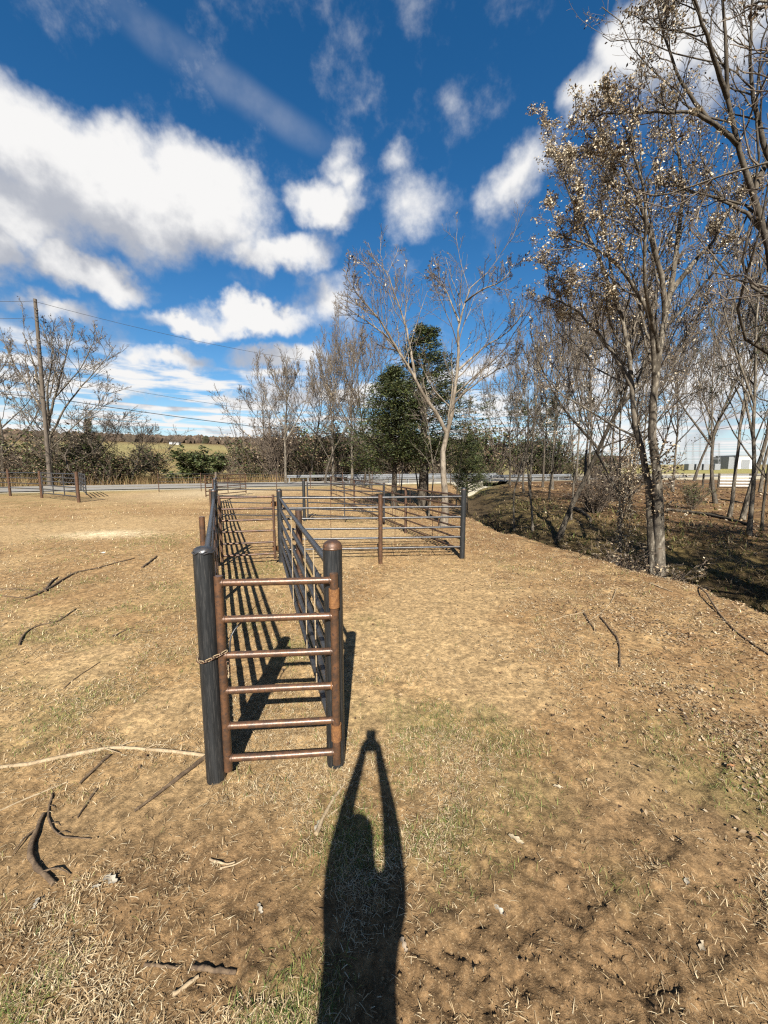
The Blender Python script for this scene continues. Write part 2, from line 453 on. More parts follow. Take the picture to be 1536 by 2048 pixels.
def mud_mask(x, y):
    m = 0
    for p, r in _mud: m = np.maximum(m, np.exp(-(((x - p[0]) ** 2 + (y - p[1]) ** 2) / r ** 2)))
    return m * sstep(.25, .6, fbm(x * 2.2, y * 2.2, 91, 3))
def green_mask(x, y):
    m = 0
    for p, r, w in _grn: m = np.maximum(m, w * np.exp(-(((x - p[0]) ** 2 + (y - p[1]) ** 2) / r ** 2)))
    n = fbm(x * 3, y * 3, 41, 4)
    return np.clip(m * sstep(.3, .62, n) * 1.25 + .45 * sstep(.60, .78, fbm(x * .8, y * .8, 43, 4)) * sstep(.4, .6, n), 0, 1)
def height(x, y):
    r = np.hypot(x, y)
    z = (fbm(x * .45, y * .45, 1, 3) - .5) * .07 * sstep(.5, 3, r)
    near = 1 - sstep(9, 25, r)
    mud = mud_mask(x, y) * near
    z = z + near * (fbm(x * 9, y * 9, 2, 4, .6) - .5) * .026
    z = z + near * .5 * (fbm(x * 30, y * 30, 12, 3, .6) - .5) * .014
    z = z - mud * .016 * sstep(.45, .75, fbm(x * 11, y * 11, 7, 3)) + mud * (fbm(x * 30, y * 30, 8, 3, .7) - .5) * .034
    z = z + ruts(x, y)
    d = ditch_d(x, y)
    prof = np.interp(d, [-1.6, -.5, -.05, .2, .6, 1.0, 1.7, 2.6, 3.8, 6.0], [0, .03, .0, -.25, -.85, -1.05, -1.0, -.55, -.22, 0])
    s = road_s(x, y)
    u = road_u(x, y)
    prof = prof * (1 + .35 * sstep(18, 30, y))
    far = 1 - sstep(50, 70, y)
    z = z + prof * far * sstep(-45, -25, y)
    z = z + (fbm(x * 1.1, y * 1.1, 21, 3) - .5) * .16 * sstep(1.5, 4, d) * (1 - sstep(30, 60, r))
    # verge and far side of the road
    onroad = sstep(-2.2, -.4, s) * (1 - sstep(8.0, 9.4, s))
    bridge = sstep(-.6, .2, d) * (1 - sstep(5.0, 6.0, d))
    z = z * (1 - onroad * (1 - bridge))
    z = np.where(onroad * bridge > .3, np.minimum(z, -.5), z)
    z = z - .5 * sstep(9.6, 12, s) * (1 - sstep(18, 40, s)) * (1 - sstep(5, 9, d))
    hill = sstep(60, 720, r) * (37 + 10 * (fbm(x * .006, y * .006, 31, 3) - .5))
    az = np.arctan2(x, y)
    hm = 1 - sstep(.12, .5, az); hm = hm * sstep(-2.2, -1.4, az)
    z = z + hill * (hm + .06)
    return z
def zat(x, y): return float(height(np.array([x]), np.array([y]))[0])
def gz(x, y, dz=0.0):
    """photo pixel on the real ground"""
    p = GP(x, y)
    for _ in range(8): p = GP(x, y, zat(p[0], p[1]))
    p[2] = zat(p[0], p[1]) + dz
    return p

def lerp(a, b, t): return a * (1 - t[..., None]) + np.asarray(b) * t[..., None]
def ground_color(x, y):
    r = np.hypot(x, y)
    n1 = fbm(x * .7, y * .7, 51, 4); n2 = fbm(x * 4, y * 4, 53, 4); n3 = fbm(x * 14, y * 14, 55, 3)
    c = np.broadcast_to(np.array([.36, .235, .125]), x.shape + (3,)).copy()
    c = lerp(c, [.45, .315, .175], sstep(.35, .7, n1))
    c = lerp(c, [.27, .175, .095], sstep(.5, .75, n2) * .55)
    c = lerp(c, [.46, .34, .2], sstep(.55, .75, n3) * .4)
    bm_ = bare_mask(x, y)
    c = lerp(c, [.47, .345, .205], bm_ * .7)
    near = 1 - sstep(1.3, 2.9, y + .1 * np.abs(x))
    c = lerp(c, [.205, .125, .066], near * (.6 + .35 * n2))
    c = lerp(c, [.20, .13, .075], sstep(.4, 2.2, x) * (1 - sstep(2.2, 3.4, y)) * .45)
    c = lerp(c, [.20, .13, .075], mud_mask(x, y) * .75)
    c = lerp(c, [.20, .175, .075], np.clip(green_mask(x, y), 0, 1) * .5)
    # pale spot of old hay
    p = GP(215, 1068); c = lerp(c, [.80, .70, .52], np.exp(-(((x - p[0]) / 1.1) ** 2 + ((y - p[1]) / .55) ** 2)) * .95 * sstep(.2, .5, n3))
    # driveway gravel towards the road
    dv = np.exp(-((x + 11.5) / 4.2) ** 2) * sstep(16, 27, y)
    c = lerp(c, [.60, .51, .37], dv * .8)
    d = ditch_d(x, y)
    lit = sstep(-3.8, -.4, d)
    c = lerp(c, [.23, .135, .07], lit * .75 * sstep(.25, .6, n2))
    c = lerp(c, [.075, .055, .03], sstep(-.1, .35, d) * .95)  # shade of the ditch painted in: soil colour darkened past the crest
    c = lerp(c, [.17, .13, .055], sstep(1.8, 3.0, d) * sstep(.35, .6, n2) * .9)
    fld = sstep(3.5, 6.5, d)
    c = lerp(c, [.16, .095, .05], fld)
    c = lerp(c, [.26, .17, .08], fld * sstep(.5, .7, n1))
    s = road_s(x, y)
    verge = sstep(-5, -1.5, s) * (1 - sstep(0, .5, s)) * (1 - dv)
    c = lerp(c, [.34, .30, .14], verge * .5 * (1 - fld))
    c = lerp(c, [.48, .45, .38], sstep(-1.0, -.2, s) * (1 - sstep(8.4, 9.2, s)))
    bey = sstep(9, 11, s)
    c = lerp(c, [.28, .22, .10], bey)
    c = lerp(c, [.29, .26, .125], bey * sstep(60, 110, r) * sstep(.35, .6, fbm(x * .012, y * .012, 61, 3)))
    c = lerp(c, [.16, .11, .06], sstep(330, 430, r) * (1 - sstep(.3, .5, np.arctan2(x, y))))
    # gravel yard by the substation
    yard = sstep(46, 50, y) * (1 - sstep(74, 82, y)) * sstep(22, 30, x)
    c = lerp(c, [.55, .51, .42], yard)
    grs = sstep(82, 90, y) * (1 - sstep(150, 170, y)) * sstep(30, 40, x)
    c = lerp(c, [.33, .31, .12], grs)
    return np.clip(c * np.array([1.12, 1.08, .94]) * (0.86 + .28 * n3[..., None]), 0, 1)

def build_ground():
    ang = np.concatenate([np.arange(-1.22, 1.22, .0075), np.arange(1.22, 2 * math.pi - 1.22, .05)])
    rr = [.35]
    while rr[-1] < 55: rr.append(rr[-1] * 1.0105)
    while rr[-1] < 2500: rr.append(rr[-1] * 1.035)
    rr = np.array(rr)
    A, Rr = np.meshgrid(ang, rr)
    X = np.sin(A) * Rr; Y = np.cos(A) * Rr
    Z = height(X, Y)
    V = np.stack([X, Y, Z], -1).reshape(-1, 3)
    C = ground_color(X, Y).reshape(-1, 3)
    nr, na = X.shape
    idx = np.arange(nr * na).reshape(nr, na); nx = np.roll(idx, -1, 1)
    F = np.stack([idx[:-1], idx[1:], nx[1:], nx[:-1]], -1).reshape(-1, 4)
    V = np.vstack([V, [0, 0, zat(0, 0)]]); C = np.vstack([C, C[0]])
    fan = np.stack([np.full(na, len(V) - 1), idx[0], nx[0]], 1)
    me = mesh_np('ground', V, [F, fan], C, True)
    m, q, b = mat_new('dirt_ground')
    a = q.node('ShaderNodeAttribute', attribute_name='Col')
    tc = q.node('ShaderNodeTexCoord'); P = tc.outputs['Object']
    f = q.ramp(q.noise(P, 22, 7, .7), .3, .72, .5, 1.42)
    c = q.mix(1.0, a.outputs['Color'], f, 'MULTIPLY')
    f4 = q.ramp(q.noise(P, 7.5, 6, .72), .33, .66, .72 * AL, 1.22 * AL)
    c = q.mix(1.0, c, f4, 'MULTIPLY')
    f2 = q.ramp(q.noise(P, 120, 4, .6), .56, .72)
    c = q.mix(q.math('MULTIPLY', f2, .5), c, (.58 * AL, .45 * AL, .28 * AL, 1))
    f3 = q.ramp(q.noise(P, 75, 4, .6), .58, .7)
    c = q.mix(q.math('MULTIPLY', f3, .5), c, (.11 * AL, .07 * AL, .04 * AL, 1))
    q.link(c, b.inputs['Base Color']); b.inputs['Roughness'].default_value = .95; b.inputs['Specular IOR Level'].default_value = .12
    bp = q.node('ShaderNodeBump'); bp.inputs['Strength'].default_value = .9; bp.inputs['Distance'].default_value = .012
    q.link(q.noise(P, 45, 7, .7), bp.inputs['Height']); q.link(bp.outputs[0], b.inputs['Normal'])
    g = link_obj('ground', me, m)
    tag(g, 'trampled tan dirt ground with dry grass running out to the hills', kind='structure')
build_ground()

# ---- road with worn paint
def strip(name, s0, s1, z, mat, u0=-160, u1=260, n=120, kind=True, parent=None):
    us = np.linspace(u0, u1, n)
    V = []
    for u in us:
        a = road_pt(u, s0); b = road_pt(u, s1)
        V += [[a[0], a[1], z], [b[0], b[1], z]]
    i = np.arange(n - 1) * 2
    me = mesh_np(name, V, [np.stack([i, i + 2, i + 3, i + 1], 1)], None, False)
    o = link_obj(name, me, mat, parent)
    if kind: tag(o, kind='structure')
    return o
road = strip('road', .4, 7.9, .06, M_ASPH)
road['label'] = 'two lane grey country road crossing behind the pens'
strip('edge_line', .75, .87, .064, M_PAINT, kind=False, parent=road)
strip('edge_line', 7.4, 7.52, .064, M_PAINT, kind=False, parent=road)
strip('centre_line', 4.0, 4.1, .064, M_PAINTY, kind=False, parent=road)
strip('centre_line', 4.22, 4.32, .064, M_PAINTY, kind=False, parent=road)

# ------------------------------------------------------------------ pipe fences
def post_part(parent, p, h, r, mat, cap_mat=None, style='dome', lean=(0, 0), z0=-.12, name='post'):
    p = np.asarray(p, float)[:2]; z = zat(p[0], p[1])
    top = p + np.array(lean)
    o = tube_obj(name, [[p[0], p[1], z + z0], [(p[0] + top[0]) / 2, (p[1] + top[1]) / 2, z + h / 2], [top[0], top[1], z + h]], r, mat, parent, 20 if r > .04 else 12)
    if style == 'dome':
        me = lathe_mesh('cap', [(r * 1.0, 0), (r * .99, r * .25), (r * .88, r * .52), (r * .6, r * .74), (r * .25, r * .83), (.0005, r * .84)], 20)
        c = link_obj('cap', me, cap_mat or mat, o); c.location = Vector((top[0], top[1], z + h)) - Vector(parent.location)
        wr = lathe_mesh('weld_bead', [(r * 1.0, -.006), (r * 1.035, -.003), (r * 1.04, .002), (r * .99, .006)], 20)
        w = link_obj('weld_bead', wr, M_RUST if cap_mat else mat, o); w.location = c.location
    return o
def rails(parent, p0, p1, heights, r, mat, z=None, sag=.004):
    p0 = np.asarray(p0, float); p1 = np.asarray(p1, float)
    z0, z1 = (zat(*p0[:2]), zat(*p1[:2])) if z is None else (z, z)
    for h in heights:
        a = np.array([p0[0], p0[1], z0 + h]); b = np.array([p1[0], p1[1], z1 + h])
        m = (a + b) / 2 + np.array([rng.uniform(-.006, .006), rng.uniform(-.006, .006), -sag + rng.uniform(-.006, .006)])
        tube_obj('rail', [a, m, b], r, mat, parent, 10, n=5)
def stays(parent, p0, p1, ts, h0, h1, mat, r=.006, off=(0, 0)):
    for t in ts:
        p = np.asarray(p0[:2]) * (1 - t) + np.asarray(p1[:2]) * t + np.asarray(off)
        z = zat(*p)
        tube_obj('stay_rod', [[p[0], p[1], z + h0], [p[0] + rng.uniform(-.01, .01), p[1], z + h1]], r, mat, parent, 6, n=3)

A1 = gz(433, 1556)[:2]; B1 = gz(672, 1525)[:2]
A3 = np.array([-3.08, 6.95]); B3 = gz(563, 1124)[:2]
A4 = np.array([-5.75, 13.1]); A5 = np.array([-8.35, 19.2])
C1 = gz(761, 1128)[:2]; D1 = gz(924, 1117)[:2]
F1 = gz(609, 1042)[:2]
E2 = gz(830, 1066)[:2]
dline = np.array([-2.55, 7.5]) / np.linalg.norm([-2.55, 7.5])
D2 = D1 + dline * 4.85; D3 = D1 + dline * 8.6; D4 = D1 + dline * 13.5
RH = [1.25, 1.035, .82, .605, .39, .175]
CH = [1.24, 1.04, .84, .64, .44, .24]
def mid(a, b, t): return np.asarray(a) * (1 - t) + np.asarray(b) * t

t = thing('pipe_fence', (A1[0], A1[1], 0), 'dark pipe fence along the left of the alley with the domed latch post', 'fence')
def pinched_cap(parent_post, parent, p, z, r):
    # crushed pipe end: dome with a folded seam
    s = 24; ks = 7
    V = []
    for k in range(ks):
        u = k / (ks - 1); zz = r * .62 * math.sin(u * math.pi / 2); w = math.cos(u * math.pi / 2)
        for i in range(s):
            a = i * 2 * math.pi / s
            V.append([r * math.cos(a) * (w ** .75), r * math.sin(a) * w, zz + .012 * math.exp(-((math.sin(a) + .75) / .18) ** 2) * (1 - u)])
    V = np.array(V); idx = np.arange(ks * s).reshape(ks, s); nx = np.roll(idx, -1, 1)
    F = np.stack([idx[:-1], nx[:-1], nx[1:], idx[1:]], -1).reshape(-1, 4)
    c = link_obj('cap', mesh_np('cap', V, [F], None, True), M_STEEL, parent_post)
    c.location = Vector((p[0], p[1], z)) - Vector(parent.location)
    ang = np.linspace(0, 2 * math.pi, 30)
    seam = np.stack([r * 1.01 * np.cos(ang), r * 1.01 * np.sin(ang), .001 + .009 * np.exp(-((ang - 4.75) / .22) ** 2) + .003 * np.sin(ang * 7)], 1)
    tube_obj('weld_bead', seam + np.array([p[0], p[1], z]), .005, M_STEEL, parent_post, 6, origin=parent.location)
pa = post_part(t, A1, 1.375, .054, M_BLACK, style=None)
pinched_cap(pa, t, A1, zat(*A1) + 1.375, .055)
post_part(t, A3, 1.38, .052, M_BLACK, M_STEEL)
post_part(t, mid(A1, A3, .52) + np.array([-.11, -.03]), 1.22, .034, M_RUST, style=None, name='brace_post')
rails(t, mid(A1, A3, .006), A3, RH, .024, M_STEEL)
stays(t, A1, A3, [.33, .66], .17, 1.25, M_RUST_DARK, off=(.03, 0))

t = thing('pipe_fence', (A3[0], A3[1], 0), 'dark pipe fence running from the alley gate back towards the road on the left', 'fence')
post_part(t, A4, 1.36, .052, M_BLACK, M_STEEL)
post_part(t, A5, 1.5, .055, M_POLE, style=None)
post_part(t, mid(A3, A4, .5) + np.array([-.1, -.03]), 1.22, .034, M_RUST, style=None, name='brace_post')
post_part(t, mid(A4, A5, .5) + np.array([-.1, -.03]), 1.25, .034, M_RUST, style=None, name='brace_post')
rails(t, A3, A4, RH, .023, M_STEEL); rails(t, A4, A5, RH, .023, M_STEEL)

t = thing('pipe_fence', (B1[0], B1[1], 0), 'dark pipe fence along the right side of the narrow alley with rust topped hinge post', 'fence')
post_part(t, B1, 1.375, .056, M_BLACK, M_RUST_DARK)
post_part(t, B3, 1.37, .052, M_BLACK, M_BLACK)
post_part(t, mid(B1, B3, .49) + np.array([.075, .0]), 1.3, .04, M_RUST_DARK, style=None, name='brace_post')
rails(t, B1, B3, RH, .023, M_STEEL)
stays(t, B1, B3, [.10, .21, .45], .17, 1.25, M_STICKP, .0055, off=(-.035, 0))

t = thing('pipe_fence', (C1[0], C1[1], 0), 'six rail pipe fence across the pen with a rusty brown middle post', 'fence')
post_part(t, C1, 1.32, .04, M_RUST, style=None)
post_part(t, D1, 1.375, .052, M_BLACK, M_BLACK)
rails(t, B3, D1 , CH, .022, M_STEEL)
stays(t, B3, D1, [.27, .62, .86], .2, 1.24, M_RUST, .006)

t = thing('pipe_fence', (E2[0], E2[1], 0), 'long dark rail fence down the right side of the pens beside the forked tree', 'fence')
for p, h in ((mid(D1, D2, .62), 1.22), (D2, 1.3), (D3, 1.25), (D4, 1.25)):
    post_part(t, p, h, .036, M_RUST_DARK, style=None)
rails(t, D1, D2, RH, .02, M_RUST_DARK); rails(t, D2, D3, RH, .02, M_RUST_DARK); rails(t, D3, D4, RH, .02, M_RUST_DARK)
stays(t, D1, D4, [.1, .2, .3, .45, .55, .68, .78, .9], .17, 1.25, M_RUST_DARK, .007)

t = thing('pipe_fence', (F1[0], F1[1], 0), 'second cross fence of thin rails with a lone black post behind the first pen', 'fence')
post_part(t, F1, 1.36, .05, M_BLACK, M_BLACK)
rails(t, A4, F1, [1.24, 1.03, .81, .59, .37, .16], .02, M_STEEL)

def gate(name, a, b, hs, r, mat, label, stile_r=None, bottom=.06, top=None, upright=(), group=None, hinge=None, z=None):
    a = np.asarray(a, float); b = np.asarray(b, float)
    stile_r = stile_r or r * 1.1
    z0 = zat(*a) if z is None else z
    g = thing(name, (b[0], b[1], z0), label, 'gate', group)
    top = top or max(hs) + .045
    for p in (a, b):
        tube_obj('stile', [[p[0], p[1], z0 + bottom], [p[0], p[1], z0 + (top + bottom) / 2], [p[0], p[1], z0 + top]], stile_r, mat, g, 14)
    for h in hs:
        q0 = np.array([a[0], a[1], z0 + h]); q1 = np.array([b[0], b[1], z0 + h])
        tube_obj('rail', [q0, (q0 + q1) / 2 + np.array([0, 0, rng.uniform(-.003, .003)]), q1], r, mat, g, 12, n=5)
    for u in upright:
        p = mid(a, b, u)
        tube_obj('brace', [[p[0], p[1], z0 + min(hs)], [p[0], p[1], z0 + max(hs)]], r * .9, mat, g, 10)
    return g
# front gate of the alley
gdir = nrm(B1 - A1); gn = np.array([gdir[1], -gdir[0]])
ga = A1 + gdir * .088 + gn * .012; gb = B1 - gdir * .0 + gn * .088
ga = PX(444, 1300, A1[1] + .0)[:2]; gb = PX(670, 1300, B1[1] - .07)[:2]
GH = [1.195, .982, .768, .552, .332, .125]
g = gate('alley_gate', ga, gb, GH, .0205, M_RUST, 'narrow rusty six rail gate closing the near end of the alley', .024, .05, 1.235, z=.0)
for h0, h1 in ((1.035, 1.145), (.205, .305)):
    hp = tube_obj('hinge_barrel', [[gb[0], gb[1], h0], [gb[0], gb[1], h1]], .031, M_RUST_OR, g, 16)
    me = box_mesh('hinge_tab', (-.012, 0, 0), (.012, .075, h1 - h0 - .02)); o = link_obj('hinge_tab', me, M_RUST, hp)
    o.location = Vector((gb[0], gb[1] + .01, h0 + .01)) - Vector(g.location)
for h in GH:
    for p, sg in ((ga, 1), (gb, -1)):
        dirv = nrm(gb - ga) * sg
        me = lathe_mesh('weld_bead', [(.0215, -.004), (.027, 0), (.0215, .006)], 12)
        o = link_obj('weld_bead', me, M_RUST_OR if rng.random() < .4 else M_RUST, g)
        o.rotation_euler = Vector((dirv[0], dirv[1], 0)).to_track_quat('Z', 'Y').to_euler()
        o.location = Vector((p[0] + dirv[0] * .023, p[1] + dirv[1] * .023, h)) - Vector(g.location)
# chain round the latch post
def chain(pts, label, n):
    path = smooth_path(pts, n)
    c = thing('latch_chain', path[0], label, 'chain')
    s = 16; a = np.linspace(0, 2 * math.pi, s, endpoint=False)
    loop = np.stack([np.sign(np.cos(a)) * .0085 + .0085 * np.cos(a), .0085 * np.sin(a), 0 * a], 1)
    loop = np.vstack([loop, loop[:1]])
    V, F = tubes(loop[None], np.full((1, s + 1), .0028), 6)
    for i in range(n - 1):
        d = Vector(path[i + 1] - path[i]); m = (path[i] + path[i + 1]) / 2
        me = mesh_np('link', V * np.array([max(1.0, d.length / .024), 1, 1]), [F], None, True)
        o = link_obj('link', me, M_STICKP if i % 2 else M_RUST, c)
        o.rotation_mode = 'QUATERNION'
        from mathutils import Quaternion
        o.rotation_quaternion = d.to_track_quat('X', 'Z') @ Quaternion((1, 0, 0), (math.pi / 2) * (i % 2) + .3)
        o.location = Vector(m) - Vector(c.location)
    return c
cz = .765
ap = [np.array([A1[0] + .061 * math.cos(a), A1[1] + .061 * math.sin(a), cz + dz]) for a, dz in ((2.4, .02), (3.2, .005), (3.9, -.008), (4.5, -.006), (5.1, .004), (5.6, .014))]
ap += [np.array([ga[0] + .0, ga[1] - .03, cz + .022]), np.array([ga[0] + .03, ga[1] - .012, cz + .035])]
chain(ap, 'thin rusty chain looped round the black latch post of the near gate', 13)
chain([np.array([ga[0] + .034, ga[1] - .01, .73]), np.array([ga[0] + .036, ga[1] - .012, .69]), np.array([ga[0] + .033, ga[1] - .01, .645])], 'loose tail of rusty chain hanging on the near gate stile', 5)
hook = tube_obj('wire_hook', [[ga[0] + .045, ga[1], .775], [ga[0] + .047, ga[1] + .005, .85], [ga[0] + .06, ga[1] + .03, .90], [ga[0] + .115, ga[1] + .11, .965]], .005, M_STEEL, None, 6, n=8)
tag(hook, 'bent thin wire rod sticking up beside the chain on the near gate', 'wire')

# second gate across the alley
gate('alley_gate', PX(441, 1050, 6.9)[:2], PX(548, 1050, 7.12)[:2], [1.26, 1.05, .84, .63, .41, .19], .02, M_RUST_DARK,
     'second rusty gate across the alley, straight behind the near gate', .024, .08, 1.30, z=.0)
hb = thing('gate_hinge_bracket', (B3[0] - .1, B3[1], 0), 'small rust brown hinge plates welded on the black post of the second gate', 'hinge')
for h in (1.12, .26):
    o = link_obj('hinge_plate', box_mesh('hinge_plate', (-.06, -.015, h - .05), (.05, .015, h + .04), .004), M_RUST_OR, hb)
# gate in the second cross fence
gate('pen_gate', F1 + np.array([.12, .0]), mid(D1, D2, .93) + np.array([-.1, 0]), [1.24, 1.03, .82, .61, .40, .19], .02, M_STEEL,
     'wide grey six rail gate in the second cross fence right of the black post', .023, .1, 1.28, z=.0, upright=(.5,))
# rusty open gate by the road
gate('road_gate', (-9.55, 20.6), (-8.5, 23.7), [1.25, 1.04, .83, .62, .41, .2], .026, M_RUST,
     'reddish rusty gate standing open near the road behind the pens', .03, .1, 1.29, upright=(.52,), z=.02)

# pipe fence and gate by the driveway on the far left
def far_post(parent, px, py, top, r, mat):
    p = gz(px, py); return p, post_part(parent, p[:2], top, r, mat, style=None)
t = thing('driveway_fence', gz(84, 995), 'rusty pipe fence with brown posts left of the driveway by the road', 'fence')
q1, _ = far_post(t, 158, 1005, 1.5, .07, M_RUST); q2, _ = far_post(t, 84, 996, 1.5, .065, M_RUST); q3, _ = far_post(t, 21, 992, 1.6, .065, M_RUST)
q4 = gz(-60, 990); post_part(t, q4[:2], 1.5, .06, M_RUST, style=None); q5 = gz(-180, 986); post_part(t, q5[:2], 1.5, .06, M_RUST, style=None)
for a, b in ((q2, q3), (q3, q4), (q4, q5)): rails(t, a[:2], b[:2], [1.4, 1.1, .8, .5], .025, M_STEEL)
q6 = gz(166, 998)
gate('driveway_gate', mid(q1[:2], q2[:2], .04), mid(q1[:2], q2[:2], .95), [1.38, 1.16, .94, .72, .5, .28], .028, M_STEEL,
     'grey pipe gate hung between the two rusty posts beside the driveway', .03, .2, 1.42, upright=(.33, .66))
gate('driveway_gate', q6[:2] + np.array([.05, .2]), q6[:2] + np.array([-3.4, 4.2]), [1.3, 1.05, .8, .55, .3], .026, M_STEEL,
     'second grey gate swung back behind the driveway gate towards the road', .03, .2, 1.34, upright=(.4, .7))

# wire fence along the near side of the road
wf = thing('wire_fence', (-3.0, 31.0, 0), 'thin wire stock fence with slim steel posts along the near side of the road', 'fence')
us = np.arange(9.5, 34, 2.6)
for i, u in enumerate(us):
    p = road_pt(u, -3.2 + rng.uniform(-.1, .1)); z = zat(*p)
    tube_obj('post', [[p[0], p[1], z - .1], [p[0] + rng.uniform(-.04, .04), p[1], z + 1.3]], .03, M_RUST_DARK, wf, 8)
for h in (1.22, .95, .68, .4, .15):
    pts = []
    for u in us:
        p = road_pt(u, -3.2); pts.append([p[0], p[1], zat(*p) + h + rng.uniform(-.02, .02)])
    tube_obj('wire', pts, .009, M_STEEL, wf, 5)

# ------------------------------------------------------------------ bridge, guardrail
def obox(name, u0, u1, s0, s1, z0, z1, mat, parent, bevel=.0):
    """box aligned with the road"""
    o = link_obj(name, box_mesh(name, (u0, s0, z0), (u1, s1, z1), bevel), mat, parent)
    o.rotation_euler = (0, 0, math.atan2(RU[1], RU[0]))
    o.location = Vector((RP[0], RP[1], 0)) - Vector(parent.location)
    return o
ub0, ub1 = 24.8, 39.0
bx = road_pt((ub0 + ub1) / 2, 0)
br = thing('road_bridge', (bx[0], bx[1], -1.2), 'low pale concrete bridge carrying the road over the ditch behind the forked tree', 'bridge')
obox('deck_edge', ub0, ub1, -.12, .38, -.42, .10, M_CONC, br, .02)
obox('deck', ub0, ub1, .38, 8.3, -.40, .03, M_CONC, br)
for u in (ub0, 28.6, 31.4, 34.6):
    obox('pier', u, u + .75, -.05, 8.2, -2.2, -.4, M_CONC, br, .03)
obox('wing_wall', 35.4, ub1 + .6, -.10, .3, -2.2, -.42, M_CONC, br, .03)
obox('opening_shade_wall', ub0, ub1, 7.6, 8.1, -2.3, -.4, M_DARKIN, br)  # dark wall added behind the openings, their shade put into its colour
gr = thing('guardrail', (bx[0], bx[1], .1), 'galvanised steel crash barrier along the near edge of the road bridge', 'guardrail')
def wbeam(name, u0, u1, s, z, parent):
    prof = np.array([(0, -.155), (.035, -.13), (.08, -.105), (.08, -.06), (.02, -.02), (.0, 0), (.02, .02), (.08, .06), (.08, .105), (.035, .13), (0, .155)])
    us_ = np.linspace(u0, u1, 2)
    V = []
    for u in us_:
        for (o_, zz) in prof:
            p = road_pt(u, s - o_); V.append([p[0], p[1], z + zz])
        for (o_, zz) in prof[::-1]:
            p = road_pt(u, s - o_ + .012); V.append([p[0], p[1], z + zz])
    n = len(prof) * 2; i = np.arange(n)
    F = np.stack([i, (i + 1) % n, n + (i + 1) % n, n + i], 1)
    V = np.array(V) - np.array(parent.location)
    return link_obj(name, mesh_np(name, V, [F]), M_GALV, parent)
for k in range(7):
    wbeam('beam', 24.0 + k * 4.0, 24.0 + k * 4.0 + 3.97, .02, .60, gr)
for k in range(15):
    u = 24.2 + k * 1.98
    obox('post', u, u + .12, .04, .20, .05, .72, M_GALV, gr)
gr2 = thing('guardrail', tuple(road_pt(30, 8.2)) + (.1,), 'crash barrier on the far edge of the road bridge', 'guardrail')
for k in range(7): wbeam('beam', 20.0 + k * 4.0, 20.0 + k * 4.0 + 3.97, 8.3, .60, gr2)
for k in range(14):
    u = 20.2 + k * 2.0
    obox('post', u, u + .12, 8.32, 8.48, .0, .72, M_GALV, gr2)

# ------------------------------------------------------------------ trees
UP = np.array([0, 0, 1.0])
def spawn(P, Rd, per, t0, t1, lf, ang, up, wig, K, r_fac, r_end, rg, len_abs=None, out=None):
    """children branches off parent polylines P (N,K0,3)"""
    N, K0, _ = P.shape
    n = N * per
    pi = np.repeat(np.arange(N), per)
    base_t = np.tile((np.arange(per) + .5) / per, N)
    t = t0 + (t1 - t0) * np.clip(base_t + (rg.random(n) - .5) * 1.2 / per, 0, 1)
    f = t * (K0 - 1); i = np.minimum(f.astype(int), K0 - 2); u = (f - i)[:, None]
    pos = P[pi, i] * (1 - u) + P[pi, i + 1] * u
    rr = Rd[pi, i] * (1 - u[:, 0]) + Rd[pi, i + 1] * u[:, 0]
    tan = nrm(P[pi, i + 1] - P[pi, i])
    perp = nrm(np.cross(tan, rg.normal(size=(n, 3))))
    a = rg.uniform(ang[0], ang[1], n)[:, None]
    d = np.cos(a) * tan + np.sin(a) * perp
    plen = np.linalg.norm(np.diff(P, axis=1), axis=2).sum(1)[pi]
    L = (plen * lf if len_abs is None else len_abs) * (1 - .55 * (t - t0) / max(t1 - t0, 1e-6)) * rg.uniform(.65, 1.3, n)
    step = (L / (K - 1))[:, None]
    Q = np.empty((n, K, 3)); Q[:, 0] = pos
    for k in range(1, K):
        d = nrm(d + up * UP + wig * rg.normal(size=(n, 3)))
        Q[:, k] = Q[:, k - 1] + d * step
    r0 = np.maximum(np.minimum(rr * r_fac, rr), r_end * 1.3)
    RD = r0[:, None] + (r_end - r0)[:, None] * np.linspace(0, 1, K)[None]
    return Q, RD

def leaf_quads(pos, size, rg, flat=0.0, droop=0.3, aspect=.55):
    """bent leaf: two triangles folded along the midrib"""
    n = len(pos)
    d = nrm(rg.normal(size=(n, 3)) * np.array([1, 1, .6]) + np.array([0, 0, -droop]))
    w = nrm(np.cross(d, rg.normal(size=(n, 3))))
    nn = np.cross(d, w)
    s = (size * rg.uniform(.6, 1.35, n))[:, None]
    a = pos; b = pos + d * s
    m = pos + d * s * .5
    l = m + w * s * aspect * .5 + nn * s * .12; r = m - w * s * aspect * .5 + nn * s * .12
    V = np.stack([a, l, b, r], 1).reshape(-1, 3)
    i = np.arange(n) * 4
    F = np.concatenate([np.stack([i, i + 1, i + 2], 1), np.stack([i, i + 2, i + 3], 1)])
    return V, F

PAL_DRY = np.array([(.78, .68, .49), (.56, .44, .28), (.27, .19, .11), (.13, .085, .05), (.05, .037, .025)])
PAL_GREEN = np.array([(.055, .075, .022), (.08, .105, .03), (.11, .13, .04), (.035, .05, .018), (.15, .14, .06)])
PAL_CEDAR = np.array([(.04, .058, .018), (.066, .088, .024), (.105, .125, .034), (.022, .034, .012), (.16, .15, .05)])
def pick(pal, w, n, rg):
    w = np.array(w, float); w /= w.sum()
    c = pal[rg.choice(len(pal), n, p=w)]
    return np.repeat(c * rg.uniform(.75, 1.25, (n, 1)), 4, 0)

